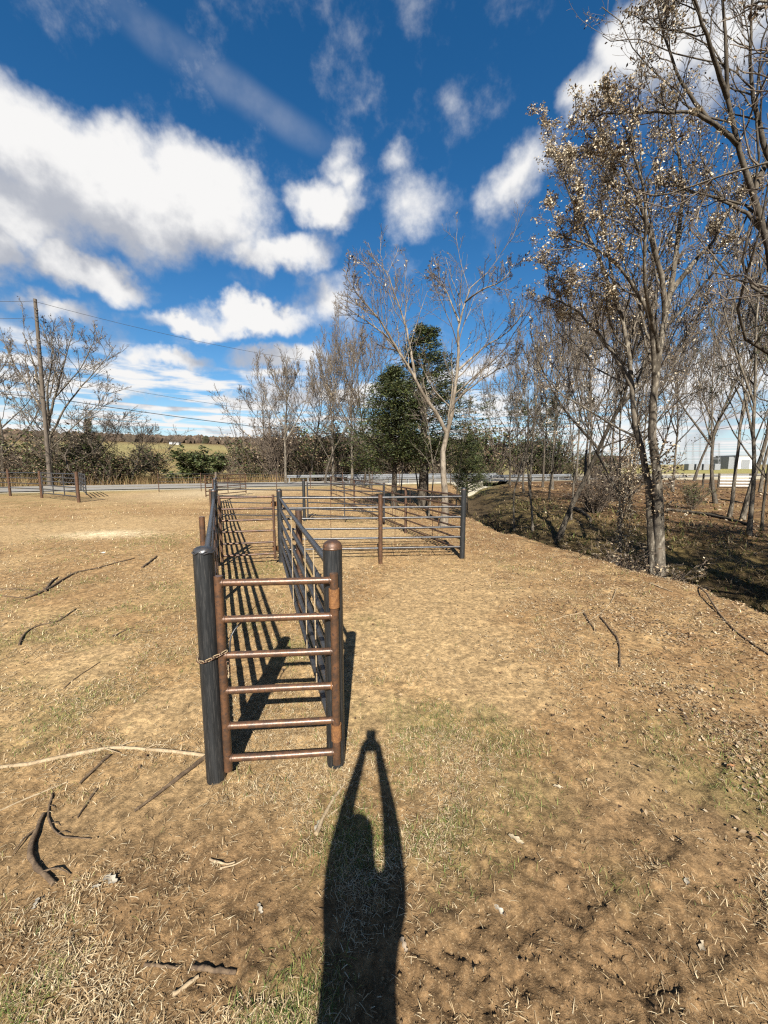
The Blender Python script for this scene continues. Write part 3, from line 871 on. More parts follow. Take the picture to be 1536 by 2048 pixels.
def tree_meshes(limbs, rg, n1=12, n2=6, n3=4, n4=0, l1=.45, l2=.45, l3=.5, l4=.5, up=.12, wig=.18, ang=(.5, 1.0),
                leaf=0, leaf_size=.05, leaf_pal=PAL_DRY, leaf_w=(3, 3, 2, 2, 2), t0=.3, twig=.0035, lowleaf=None, leaf_droop=.3, rf=.45):
    tr = MB(); cr = MB()
    K0 = 14
    P0 = []; R0 = []
    for (pts, r0, r1) in limbs:
        p = smooth_path(pts, K0)
        p[1:-1] += rg.normal(size=(K0 - 2, 3)) * r0 * .16
        if P0 and np.hypot(*(p[0] - P0[0][0])[:2]) + abs(p[0][2] - P0[0][0][2]) > .4:      # root a side limb inside the limb it leaves
            allp = np.concatenate([smooth_path(o_, 80) for o_ in P0]); j = np.argmin(np.linalg.norm(allp - p[0], axis=1))
            sh_ = allp[j] - p[0]; p = p + sh_ * np.linspace(1, 0, K0)[:, None] ** 2
        rad = np.linspace(0, 1, K0); rad = r0 + (r1 - r0) * rad ** .85
        P0.append(p); R0.append(rad)
    P0 = np.array(P0); R0 = np.array(R0)
    Rf = R0.copy(); Rf[0, 0] *= 1.35; Rf[0, 1] *= 1.06
    for k in range(len(P0)):
        V, F = tubes(P0[k:k + 1], Rf[k:k + 1], 10); tr.add(V, F)
    Q1, S1 = spawn(P0, R0, n1, t0, .98, l1, ang, up, wig, 8, rf, max(twig * 1.8, .005), rg)
    V, F = tubes(Q1, S1, 6); tr.add(V, F)
    Q2, S2 = spawn(Q1, S1, n2, .18, 1.0, l2, (.45, .95), up * .8, wig * 1.1, 6, .55, twig * 1.15, rg)
    V, F = tubes(Q2, S2, 4); cr.add(V, F)
    Q3, S3 = spawn(Q2, S2, n3, .2, 1.0, l3, (.4, .95), up * .6, wig * 1.2, 5, .62, twig * .8, rg)
    V, F = tubes(Q3, S3, 3); cr.add(V, F)
    tips = [Q3[:, 1:].reshape(-1, 3), Q2[:, 3:].reshape(-1, 3)]
    if n4:
        Q4, S4 = spawn(Q3, S3, n4, .3, 1.0, l4, (.4, .9), up * .5, wig * 1.2, 4, .7, twig * .6, rg)
        V, F = tubes(Q4, S4, 3); cr.add(V, F)
        tips.append(Q4[:, 1:].reshape(-1, 3))
    if leaf:
        pool = np.concatenate(tips)
        # leaves hang on in clumps
        cl = fbm(pool[:, 0] * 1.3 + pool[:, 2] * .7, pool[:, 1] * 1.3 - pool[:, 2] * .9, 77, 3)
        w = sstep(.32, .62, cl) + .05
        if lowleaf is not None: w = w * lowleaf(pool)
        ii = rg.choice(len(pool), leaf, p=w / w.sum())
        pos = pool[ii] + rg.normal(size=(leaf, 3)) * .03
        V, F = leaf_quads(pos, leaf_size, rg, droop=leaf_droop)
        cr.add(V, F, 1, pick(leaf_pal, leaf_w, leaf, rg))
    return tr.mesh('trunk'), cr.mesh('crown')

def place_tree(name, meshes, base, label, mats=None, rot=0.0, scale=1.0, group=None, lean=(0, 0), sxy=None):
    trm, crm = meshes
    t = thing(name, base, label, 'tree', group)
    t.rotation_euler = (lean[0], lean[1], rot)
    t.scale = (sxy or scale, sxy or scale, scale)
    a = bpy.data.objects.new('trunk', trm); b = bpy.data.objects.new('crown', crm)
    for o in (a, b): COL.objects.link(o); o.parent = t
    if not trm.materials: trm.materials.append(mats[0])
    if not crm.materials:
        crm.materials.append(mats[1]); crm.materials.append(mats[2])
    return t
def rel(limbs, base): return [(np.asarray(p, float) - np.asarray(base), a, b) for p, a, b in limbs]
def pl(*a): return [PX(*k) for k in a]

# -- big leafy double-trunk tree on the ditch bank
b = PX(1328, 1136, 7.15); b[2] = zat(b[0], b[1]) - .08
limbs = [
    ([b] + pl((1318, 1040, 7.2), (1311, 940, 7.2), (1308, 850, 7.2), (1314, 750, 7.2), (1326, 650, 7.2), (1345, 560, 7.2), (1357, 460, 7.3), (1368, 380, 7.4), (1340, 230, 7.5)), .112, .014),
    ([b + [-.09, .02, 0]] + pl((1304, 1030, 7.3), (1296, 960, 7.4), (1280, 885, 7.5), (1265, 800, 7.6), (1261, 720, 7.7), (1245, 640, 7.8), (1222, 540, 8.0), (1195, 400, 8.2)), .088, .012),
    (pl((1324, 640, 7.2), (1322, 570, 7.1), (1300, 470, 6.9), (1270, 385, 6.8), (1225, 300, 6.7), (1170, 270, 6.7)), .05, .01),
    (pl((1312, 770, 7.2), (1300, 640, 7.0), (1245, 540, 6.9), (1175, 490, 6.8), (1100, 470, 6.8)), .045, .01),
    (pl((1350, 590, 7.2), (1390, 530, 7.3), (1436, 470, 7.5), (1465, 400, 7.7)), .05, .01),
    (pl((1262, 770, 7.6), (1215, 690, 7.8), (1150, 620, 8.0), (1085, 590, 8.2)), .04, .01),
    (pl((1240, 620, 7.8), (1190, 500, 8.3), (1140, 390, 8.6), (1105, 300, 8.8)), .04, .01),
    (pl((1318, 700, 7.2), (1290, 560, 6.6), (1290, 400, 6.2), (1250, 250, 6.0)), .04, .01),
]
rg = np.random.default_rng(5)
ms = tree_meshes(rel(limbs, b), rg, 11, 7, 5, 1, .40, .42, .5, .6, up=.14, wig=.16, leaf=30000, leaf_size=.042, leaf_w=(6, 4, 2, 1.3, 1.2), t0=.36, twig=.0024)
place_tree('leafy_tree', ms, b, 'big double trunked tree on the ditch bank with pale dry leaves', (M_BARK, M_TWIG, M_LEAF))

# -- large limbs reaching in from the right edge
b = np.array([7.15, 6.45, zat(7.15, 6.45) - .1])
limbs = [
    ([b, b + [.0, .05, 1.6]] + pl((1580, 760, 6.5), (1545, 560, 6.5), (1524, 455, 6.5), (1500, 370, 6.5), (1470, 300, 6.4), (1452, 200, 6.3), (1446, 90, 6.2), (1440, -60, 6.1)), .115, .012),
    (pl((1466, 296, 6.4), (1440, 265, 6.3), (1415, 248, 6.2), (1384, 228, 6.1), (1314, 226, 6.0), (1209, 226, 6.0)), .036, .006),
    (pl((1518, 465, 6.5), (1488, 430, 6.6), (1450, 405, 6.7), (1412, 391, 6.8), (1335, 366, 6.9)), .034, .006),
    (pl((1415, 248, 6.2), (1375, 190, 6.2), (1350, 140, 6.2), (1320, 40, 6.2), (1300, -60, 6.2)), .026, .006),
    (pl((1530, 480, 6.5), (1545, 380, 6.5), (1520, 250, 6.4), (1500, 120, 6.4), (1515, -80, 6.3)), .052, .008),
    (pl((1505, 380, 6.5), (1560, 240, 6.7), (1570, 80, 6.8), (1550, -100, 6.9)), .045, .008),
    (pl((1580, 700, 6.5), (1660, 560, 6.6), (1720, 400, 6.7), (1740, 200, 6.8)), .06, .012),
    (pl((1450, 200, 6.3), (1420, 100, 6.0), (1390, 0, 5.8), (1370, -120, 5.6)), .035, .008),
]
ms = tree_meshes(rel(limbs, b), np.random.default_rng(8), 12, 6, 5, 1, .42, .45, .5, .6, up=.16, wig=.17, leaf=6500, leaf_size=.042, leaf_w=(4, 3, 3, 3, 2), t0=.4, twig=.0024)
place_tree('bare_tree', ms, b, 'tall tree at the right edge whose dark limbs reach up and left across the clouds', (M_BARKD, M_TWIG, M_LEAF))

# -- forked tree behind the pen
b = PX(886, 1053, 11.6); b[2] = zat(b[0], b[1]) - .1
limbs = [
    ([b] + pl((890, 990, 11.6), (885, 930, 11.6), (893, 870, 11.6), (905, 820, 11.6), (912, 760, 11.6), (918, 690, 11.6), (921, 630, 11.6), (945, 570, 11.5), (975, 545, 11.4)), .115, .01),
    (pl((893, 865, 11.6), (872, 825, 11.5), (845, 785, 11.4), (822, 740, 11.3), (800, 705, 11.2), (770, 670, 11.1), (730, 640, 11.0), (680, 605, 10.9)), .062, .008),
    (pl((830, 755, 11.4), (822, 700, 11.6), (808, 640, 11.7), (790, 590, 11.8), (770, 540, 11.9), (742, 525, 12.0)), .042, .007),
    (pl((912, 745, 11.6), (945, 715, 11.8), (975, 690, 12.0), (1020, 660, 12.2), (1055, 610, 12.4)), .036, .007),
    (pl((920, 650, 11.6), (900, 600, 11.9), (880, 560, 12.1), (860, 545, 12.2)), .034, .007),
    (pl((905, 810, 11.6), (935, 780, 11.3), (985, 745, 11.0), (1040, 720, 10.8)), .03, .007),
    (pl((800, 705, 11.2), (760, 640, 10.7), (715, 590, 10.4), (690, 550, 10.3)), .035, .008),
    (pl((930, 600, 11.5), (960, 580, 11.0), (1005, 560, 10.7), (1030, 525, 10.6)), .03, .008),
]
ms = tree_meshes(rel(limbs, b), np.random.default_rng(24), 14, 7, 5, 1, .40, .45, .5, .6, up=.11, wig=.12, ang=(.55, 1.1), leaf=480, leaf_size=.07, leaf_w=(2, 2, 3, 3, 3), t0=.36, twig=.0032)
place_tree('forked_tree', ms, b, 'pale barked bare tree forking wide above the far corner of the pen', (M_BARKP, M_TWIG, M_LEAF))

# -- spreading tree across the road by the utility pole
b = PX(100, 968, 37.0); b[2] = zat(b[0], b[1]) - .2
limbs = [([b] + pl((98, 900, 37), (92, 840, 37), (80, 780, 37), (66, 720, 37), (45, 665, 37)), .27, .03),
         (pl((95, 860, 37), (108, 800, 36.5), (125, 740, 36), (140, 680, 36), (148, 650, 36)), .13, .02),
         (pl((100, 880, 37), (135, 810, 37), (175, 760, 37.5), (210, 720, 38), (232, 690, 38)), .11, .02),
         (pl((90, 830, 37), (60, 780, 38), (30, 730, 39), (12, 690, 39)), .11, .02),
         (pl((98, 850, 37), (95, 780, 35.5), (105, 710, 35), (100, 655, 34.8)), .12, .02),
         (pl((112, 800, 36.5), (160, 740, 35), (185, 690, 34), (195, 665, 34)), .07, .015),
         (pl((98, 900, 37), (150, 850, 36), (195, 810, 35.5), (222, 775, 35)), .07, .015),
         (pl((98, 900, 37), (60, 850, 36), (30, 800, 35.5), (5, 770, 35)), .07, .015)]
ms = tree_meshes(rel(limbs, b), np.random.default_rng(31), 12, 7, 5, 0, .36, .42, .5, up=.14, wig=.15, leaf=1600, leaf_size=.14, leaf_w=(1, 1, 3, 4, 4), t0=.3, twig=.009)
place_tree('spreading_tree', ms, b, 'wide spreading nearly bare tree across the road beside the utility pole', (M_BARK, M_TWIG, M_LEAF))

# -- generic trees, a few forms reused at different sizes
def gen_limbs(rg, H, r, lean=.06, fork=.38, nl=5, spread=.35, wob=.05):
    pts = [np.zeros(3)]; d = np.array([rg.normal() * lean, rg.normal() * lean, 1.0])
    for k in range(1, 8):
        d = d + rg.normal(size=3) * wob; d[2] = 1; pts.append(pts[-1] + d * H / 7)
    main = np.array(pts); out = [(main, r, r * .12)]
    for i in range(nl):
        t = fork + (.92 - fork) * (i / nl) + rg.uniform(-.03, .03); f = t * 7; k = min(int(f), 6); p = main[k] * (1 - (f - k)) + main[k + 1] * (f - k)
        a = i * 2.4 + rg.uniform(-.5, .5); L = H * (1 - t) * rg.uniform(.75, 1.1)
        o = np.array([math.cos(a), math.sin(a), 0])
        out.append(([p, p + o * L * spread * .5 + UP * L * .35, p + o * L * spread * .85 + UP * L * .72, p + o * L * spread + UP * L], r * (1 - t) * .75, r * .08))
    return out
VAR = {}
def var(key, seed, limbs_kw, **kw):
    rg = np.random.default_rng(seed)
    VAR[key] = tree_meshes(gen_limbs(rg, 8.0, **limbs_kw), rg, **kw)
var('upright', 101, dict(r=.10, nl=7, spread=.5), n1=12, n2=7, n3=4, l1=.35, l2=.45, l3=.5, up=.2, wig=.13, leaf=180, leaf_size=.08, leaf_w=(1, 2, 3, 3, 2), t0=.35, twig=.006)
var('slim', 102, dict(r=.075, nl=4, spread=.35, fork=.45, wob=.09), n1=9, n2=5, n3=3, l1=.25, l2=.45, l3=.5, up=.15, wig=.2, leaf=500, leaf_size=.08, leaf_w=(3, 2, 2, 2, 2), t0=.4, twig=.005)
var('twisted', 103, dict(r=.11, nl=5, spread=.75, fork=.3, wob=.16, lean=.12), n1=10, n2=6, n3=4, l1=.4, l2=.45, l3=.5, up=.06, wig=.24, leaf=1200, leaf_size=.08, leaf_w=(3, 3, 3, 2, 2), t0=.3, twig=.0055)
var('leafy', 104, dict(r=.085, nl=6, spread=.6, fork=.3), n1=12, n2=7, n3=4, l1=.38, l2=.45, l3=.5, up=.12, wig=.2, leaf=3000, leaf_size=.055, leaf_w=(4, 4, 3, 2, 1.5), t0=.25, twig=.0055)
var('broad', 105, dict(r=.105, nl=7, spread=.85, fork=.28, wob=.07), n1=12, n2=7, n3=4, l1=.42, l2=.45, l3=.5, up=.1, wig=.19, leaf=350, leaf_size=.09, leaf_w=(1, 1, 3, 3, 3), t0=.3, twig=.007)
var('darkleaf', 106, dict(r=.09, nl=6, spread=.8, fork=.3, wob=.12), n1=10, n2=6, n3=4, l1=.42, l2=.45, l3=.5, up=.05, wig=.22, leaf=5200, leaf_size=.085, leaf_pal=PAL_GREEN, leaf_w=(3, 3, 2, 3, 2), t0=.25, twig=.005)
def T(key, x, y, top, label, mats, rot, Y=None, group=None, name='bare_tree', wide=1.0, z=None, dz=-.12):
    """tree with its foot at pixel x, y (on the ground, or at distance Y) reaching up to pixel row top"""
    p = gz(x, y) if Y is None else PX(x, y, Y)
    p = np.array([p[0], p[1], zat(p[0], p[1])])
    d = ray(x, top); H = CAM_H + d[2] / d[1] * p[1] - p[2]
    s = H / 8.6
    place_tree(name, VAR[key], (p[0], p[1], p[2] + dz), label, mats, rot, s, group, sxy=s * wide)
GB = (M_BARK, M_TWIG, M_LEAF); DB = (M_BARKD, M_TWIG, M_LEAF); PB = (M_BARKP, M_TWIG, M_LEAF); DG = (M_BARKD, M_TWIG, M_GREEN)
# right-hand bank, near to far
T('leafy', 1243, 1112, 560, 'leaf draped slim tree just left of the big double trunked tree', GB, .4, name='slim_tree', wide=.62)
T('twisted', 1116, 1058, 540, 'crooked tree with a swollen foot on the ditch edge right of the pens', DB, 1.2, name='crooked_tree', wide=.85)
T('slim', 1066, 1068, 700, 'thin sapling with a pale foot left of the crooked tree', GB, 2.2, name='sapling', wide=.8)
T('slim', 1028, 1048, 760, 'thin curved dark sapling at the ditch, nearest to the pen corner', DB, 4.0, name='sapling', wide=.9)
T('upright', 1174, 1024, 560, 'leaning grey tree behind the crooked tree on the right bank', GB, 3.3, wide=.7)
T('slim', 1142, 1040, 640, 'straight thin grey stem between the crooked tree and the leaning grey tree', GB, .9, name='sapling', wide=.6)
T('leafy', 1258, 1020, 520, 'brown leaved tree seen just behind the slim leaf draped tree', GB, 5.1, wide=.6)
T('twisted', 1432, 1008, 520, 'bent tree with an orange scraped foot in the right field', DB, 2.7, name='bent_tree', wide=.6)
T('upright', 1458, 1034, 480, 'slim grey tree right of the bent tree with the scraped foot', GB, .3, wide=.6)
T('slim', 1484, 1040, 380, 'rightmost slim leaning tree in the right field beside the white boards', GB, 5.6, wide=.8)
T('darkleaf', 1525, 1062, 575, 'dark leaved evergreen tree at the right edge', DG, 1.9, name='evergreen_tree', wide=.55)
T('leafy', 1498, 1070, 230, 'tall leafy slim tree near the right edge in front of the evergreen', GB, .8, name='slim_tree', wide=.55)
T('upright', 1345, 985, 640, 'grey tree standing right behind the big double trunked tree', GB, 3.0, wide=.7, group='far trees on the right')
T('leafy', 1420, 985, 560, 'brown leaved far tree left of the bent tree', GB, 1.0, wide=.6, group='far trees on the right')
T('leafy', 1520, 985, 540, 'brown leaved far tree at the right edge behind the white boards', GB, 4.0, wide=.7, group='far trees on the right')
T('broad', 1300, 985, 690, 'far bare tree seen through the fork of the big double tree', DB, 5.5, wide=.7, group='far trees on the right')
T('upright', 1060, 995, 640, 'grey bare tree behind the low dark leaved tree', GB, 5.9, wide=.7, group='far trees on the right')
T('upright', 1222, 966, 560, 'thick far trunk seen left of the slim leaf draped tree', DB, 4.4, wide=.55, group='far trees on the right')
T('leafy', 1285, 970, 600, 'far brown tree seen between the trunks of the big double tree', GB, 2.0, wide=.6, group='far trees on the right')
T('broad', 1085, 975, 660, 'far bare tree behind the two saplings at the ditch', DB, .7, wide=.6, group='far trees on the right')
T('upright', 1150, 966, 620, 'far upright bare tree behind the crooked tree', GB, 1.4, wide=.6, group='far trees on the right')
T('broad', 1200, 958, 640, 'far bare tree standing by the road right of the crooked tree', DB, 3.9, wide=.6, group='far trees on the right')
T('darkleaf', 1048, 985, 790, 'low dark leaved tree left of the crooked tree behind the ditch', DG, 2.3, name='evergreen_tree', wide=1.15)
T('darkleaf', 1098, 1000, 770, 'dark leaved small tree behind the foot of the crooked tree', DG, 4.3, name='evergreen_tree', wide=.9)
T('twisted', 1388, 962, 640, 'far crooked bare tree in front of the substation', DB, 1.1, wide=.6, group='far trees on the right')
# stems around the forked tree
T('upright', 1105, 978, 560, 'tall far bare tree rising above the saplings at the ditch', GB, 4.9, wide=.6, group='far trees on the right')
T('broad', 1020, 972, 730, 'far low bare tree at the end of the crash barrier', GB, 3.7, wide=.7, group='far trees on the right')
T('slim', 857, 1036, 740, 'dark straight trunk just left of the forked tree', DB, .2, name='dark_trunk_tree', wide=.7)
T('slim', 838, 1002, 700, 'thin pale trunk left of the forked tree, near the bridge', PB, 2.9, wide=.7)
T('slim', 912, 1012, 760, 'thin stem standing right of the forked tree in front of the bridge opening', GB, 5.0, name='sapling', wide=.6)
T('slim', 802, 992, 740, 'pale leaning sapling behind the rusty pen post', PB, 1.0, name='sapling', wide=.7)
# row between pens and road
T('upright', 572, 966, 705, 'young bare tree with a pale trunk beyond the black post of the second fence', PB, .5, Y=36, wide=.95)
T('upright', 702, 962, 640, 'tall bare tree with upright branches left of the dark cedars', GB, 2.1, Y=34, wide=.75)
T('broad', 742, 965, 655, 'twiggy bare tree directly left of the cedars', GB, 3.1, Y=30, wide=.6)
T('upright', 668, 964, 690, 'bare brown tree left of the tall upright branched tree', GB, 4.6, Y=40, wide=.8)
T('broad', 622, 964, 740, 'bushy bare tree right of the young pale trunked tree', GB, 5.2, Y=44, wide=.9)
T('broad', 520, 966, 760, 'low bare tree at the left end of the thicket beyond the pens', GB, .9, Y=48, wide=.9)
T('twisted', 650, 962, 770, 'crooked bare tree low in the thicket beyond the pens', DB, 2.4, Y=38, wide=.9)
T('twisted', 725, 964, 760, 'crooked low tree at the foot of the tall upright branched tree', DB, .1, Y=32, wide=.9)
# left side of the road
T('broad', 8, 968, 690, 'bare tree at the left edge beyond the driveway fence', DB, 1.7, Y=40, wide=.9)
T('broad', -60, 968, 640, 'bare tree cut by the left edge of the picture', DB, 2.9, Y=38, wide=.9)
T('broad', 225, 968, 812, 'rounded reddish bare tree right of the spreading tree', GB, 3.5, Y=40, wide=1.5)
T('broad', 262, 968, 835, 'small bare tree at the right end of the left thicket', GB, .8, Y=42, wide=1.4)
T('twisted', 168, 966, 850, 'low leaning tree with a bowed pale trunk behind the driveway gate', PB, 4.9, Y=36, wide=1.5)
# trees beyond the right edge and behind, shading the ditch
for i, (x, y, H, k, rt) in enumerate([(6.6, 1.0, 8.2, 'leafy', .3), (7.6, 3.4, 8.8, 'leafy', 2.3), (8.4, -1.2, 9.2, 'leafy', 4.1), (9.6, 4.6, 8.4, 'twisted', 1.0), (6.9, -3.6, 8.6, 'leafy', 5.0), (10.4, 1.6, 9.0, 'leafy', 3.0)]):
    place_tree('bank_tree', VAR[k], (x, y, zat(x, y) - .1), 'tree on the ditch bank beyond the right edge, seen only by its shade', GB, rt, H / 8.6, 'trees beyond the right edge')

def clinging(tree, n, h0, h1, rad, seed, w, size=.06, pal=PAL_DRY, path=None):
    rg = np.random.default_rng(seed)
    t_ = rg.random(n) ** 1.1; z = h0 + (h1 - h0) * t_; a = rg.uniform(0, 6.283, n); rr = rad * (.35 + rg.random(n) * .8) * (.5 + vnoise(z * 2.2, a * .6, seed))
    c = np.zeros((n, 2)) if path is None else np.stack([np.interp(z, path[:, 2], path[:, 0]), np.interp(z, path[:, 2], path[:, 1])], 1)
    V, F = leaf_quads(np.stack([c[:, 0] + np.cos(a) * rr, c[:, 1] + np.sin(a) * rr, z], 1), size, rg, droop=.6)
    return link_obj('clinging_leaves', mesh_np('clinging_leaves', V, [F], pick(pal, w, n, rg)), M_LEAF, tree)
for o in list(COL.objects):
    lb = o.get('label', '')
    if lb.startswith('leaf draped slim tree'): clinging(o, 2600, .9, 4.6, .34, 5, (2, 4, 5, 3, 2), .075)
    if lb.startswith('big double trunked'):
        pth = np.array([[0, 0, 0], *(PX(*k) - np.array(o.location) for k in ((1318, 1040, 7.2), (1311, 940, 7.2), (1308, 850, 7.2), (1314, 750, 7.2)))])
        clinging(o, 120, .55, 1.1, .24, 6, (6, 4, 2, 1, 1), .055, path=pth); clinging(o, 700, 2.0, 3.4, .34, 7, (2, 4, 5, 3, 1), .06, path=pth + [.12, .05, 0])
    if lb.startswith('brown leaved tree seen'): clinging(o, 1500, .6, 4.2, .4, 8, (2, 4, 5, 3, 2), .075)
    if lb.startswith('thick far trunk'): clinging(o, 1300, .6, 5.5, .35, 9, (1, 3, 5, 4, 2), .08)
# ---- cedars
def cedar_meshes(seed, H, W, n, skirt=.1, pal=PAL_CEDAR, size=.10):
    rg = np.random.default_rng(seed)
    tr = MB()
    V, F = tubes(np.array([[[0, 0, 0], [.03, 0, H * .3], [0, .04, H * .6], [0, 0, H * .97]]]), np.array([[.16, .11, .06, .01]]) * H / 7, 8); tr.add(V, F)
    cr = MB()
    nb = 190
    tt = np.sort(rg.random(nb) ** 1.15); z = H * (skirt + (1 - skirt) * tt)
    a = rg.uniform(0, 2 * math.pi, nb); lob = .75 + .5 * vnoise(a * 1.2, z * 1.1, seed)
    L = W * (1 - tt) ** .75 * lob * rg.uniform(.6, 1.1, nb) + .15
    Q = np.empty((nb, 6, 3)); d = np.stack([np.cos(a), np.sin(a), np.full(nb, .35)], 1)
    Q[:, 0] = np.stack([0 * a, 0 * a, z], 1)
    for k in range(1, 6):
        d = nrm(d + np.array([0, 0, .03]) + rg.normal(size=(nb, 3)) * .12); Q[:, k] = Q[:, k - 1] + d * (L / 5)[:, None]
    V, F = tubes(Q, np.linspace(.018, .004, 6)[None] * np.ones((nb, 1)), 4); tr.add(V, F)
    S, SR = spawn(Q, np.full((nb, 6), .01), 6, .25, 1.0, .4, (.4, 1.0), -.02, .15, 4, .6, .003, rg)
    pool = np.concatenate([S[:, 1:].reshape(-1, 3), Q[:, 2:].reshape(-1, 3)])
    ii = rg.choice(len(pool), n)
    pos = pool[ii] + rg.normal(size=(n, 3)) * .055
    V, F = leaf_quads(pos, size, rg, droop=.0, aspect=.24)
    cl = vnoise(pos[:, 0] * 2.2 + pos[:, 2] * 1.7, pos[:, 1] * 2.2 - pos[:, 2] * 1.1, 3)
    c = pick(pal, (3, 4, 3, 2, 1), n, rg) * np.repeat(.7 + .6 * cl[:, None], 4, 0)
    cr.add(V, F, 1, c)
    return tr.mesh('trunk'), cr.mesh('crown')
def cedar(ms, x, base_y, top, Y, label, H, rot=0.0, wide=1.0):
    p = PX(x, base_y, Y); z = zat(p[0], p[1]); d = ray(x, top); hh = CAM_H + d[2] / d[1] * Y - z
    s = hh / H
    place_tree('cedar_tree', ms, (p[0], p[1], z - .1), label, DG, rot, s, sxy=s * wide)
c1 = cedar_meshes(201, 7.0, 1.9, 26000, .24); c2 = cedar_meshes(202, 5.0, 1.7, 21000, .26)
cedar(c1, 846, 985, 652, 17.5, 'tallest dark green cedar behind the forked tree', 7.0, 0, 1.5)
cedar(c2, 788, 985, 735, 16.8, 'bushy green cedar left of the forked tree', 5.0, 1.0, 1.15)
cedar(c2, 934, 985, 868, 21, 'lower green cedar right of the forked tree', 5.0, 2.4, .95)
cedar(c1, 188, 965, 838, 42, 'small pointed dark cedar in the left thicket', 7.0, 2.0, .9)

# ---- shrubs
def shrub_mesh(seed, W, H, n, pal, w, size=.12, stems=26, twig=.006, leaf_mat=1):
    rg = np.random.default_rng(seed)
    a = rg.uniform(0, 2 * math.pi, stems); K = 7
    Q = np.empty((stems, K, 3)); Q[:, 0] = np.stack([np.cos(a) * W * .15 * rg.random(stems), np.sin(a) * W * .15 * rg.random(stems), 0 * a], 1)
    sp = rg.uniform(.1, 1.0, stems)[:, None]
    d = nrm(np.stack([np.cos(a), np.sin(a), 0 * a], 1) * sp * W / H + UP)
    L = H * rg.uniform(.7, 1.1, stems)[:, None]
    for k in range(1, K):
        d = nrm(d + rg.normal(size=(stems, 3)) * .12); Q[:, k] = Q[:, k - 1] + d * L / (K - 1)
    RD = np.linspace(twig * 3.2, twig, K)[None] * np.ones((stems, 1))
    mb = MB()
    V, F = tubes(Q, RD, 4); mb.add(V, F)
    Q2, S2 = spawn(Q, RD, 7, .2, 1.0, .4, (.4, 1.0), .05, .2, 5, .7, twig * .8, rg); V, F = tubes(Q2, S2, 3); mb.add(V, F)
    Q3, S3 = spawn(Q2, S2, 4, .2, 1.0, .5, (.4, 1.0), .03, .22, 4, .7, twig * .6, rg); V, F = tubes(Q3, S3, 3); mb.add(V, F)
    if n:
        pool = np.concatenate([Q3[:, 1:].reshape(-1, 3), Q2[:, 2:].reshape(-1, 3)])
        pos = pool[rg.choice(len(pool), n)] + rg.normal(size=(n, 3)) * .05
        V, F = leaf_quads(pos, size, rg, droop=.1)
        mb.add(V, F, leaf_mat, pick(pal, w, n, rg))
    return mb
SH_G = shrub_mesh(301, 1.3, 2.2, 7000, PAL_GREEN, (3, 4, 3, 2, 2), .14)
SH_B = shrub_mesh(302, 1.5, 3.2, 450, PAL_DRY, (1, 2, 4, 4, 2), .11, 34, .009)
SH_B2 = shrub_mesh(303, 1.8, 2.6, 1500, PAL_DRY, (1, 3, 4, 4, 2), .10, 30, .009)
SH_M = shrub_mesh(304, 1.5, 2.6, 2600, np.vstack([PAL_GREEN[:3], PAL_DRY[2:4]]), (3, 3, 2, 3, 3), .13, 26, .008)
SMESH = {}
for k, m in (('green', SH_G), ('brown', SH_B), ('brown_low', SH_B2), ('mixed', SH_M)):
    me = m.mesh('shrub_' + k); me.materials.append(M_BRUSH); me.materials.append(M_GREEN if k in ('green', 'mixed') else M_LEAF); SMESH[k] = me
def shrub(kind, x, y, top, Y, label, rot, wide=1.0, name='shrub'):
    p = PX(x, y, Y); z = zat(p[0], p[1]); d = ray(x, top); hh = CAM_H + d[2] / d[1] * Y - z
    H = {'green': 2.3, 'brown': 3.4, 'brown_low': 2.8, 'mixed': 2.7}[kind]
    o = bpy.data.objects.new(name, SMESH[kind]); COL.objects.link(o)
    o.location = (p[0], p[1], z - .05); o.rotation_euler = (0, 0, rot); s = hh / H; o.scale = (s * wide, s * wide, s)
    return tag(o, label, 'shrub')
shrub('green', 396, 962, 902, 44, 'rounded green evergreen bush across the road, right of the dry grass', .4, 1.6)
shrub('mixed', 312, 948, 893, 58, 'low dark bush at the right end of the left thicket', 1.4, 1.5)
shrub('mixed', 250, 962, 905, 45, 'mixed bush in front of the small bare tree across the road', 2.6, 1.8)
shrub('brown', 440, 945, 905, 75, 'brown bare bush in the field right of the evergreen bush', 2.4, 1.5)
shrub('brown', 462, 948, 900, 70, 'second brown bare bush in the field, nearer the thicket', 4.4, 1.4)
shrub('brown', 560, 962, 815, 46, 'dark twiggy bush behind the young pale trunked tree', 3.4, .9)
shrub('brown', 1190, 1035, 935, 15.5, 'dark brown tangled bush at the foot of the trees on the right bank', .7, 1.3)
shrub('brown_low', 1230, 1005, 925, 20, 'rusty brown bush low behind the slim leaf draped tree', 2.7, 1.6)
shrub('brown_low', 1275, 1128, 1085, 7.4, 'low heap of dry leafy twigs at the foot of the big double trunked tree', 1.7, 1.6, 'brush_heap')
shrub('mixed', 1385, 1020, 965, 16, 'sparse bush on the far bank right of the big double trunked tree', 5.7, .9)

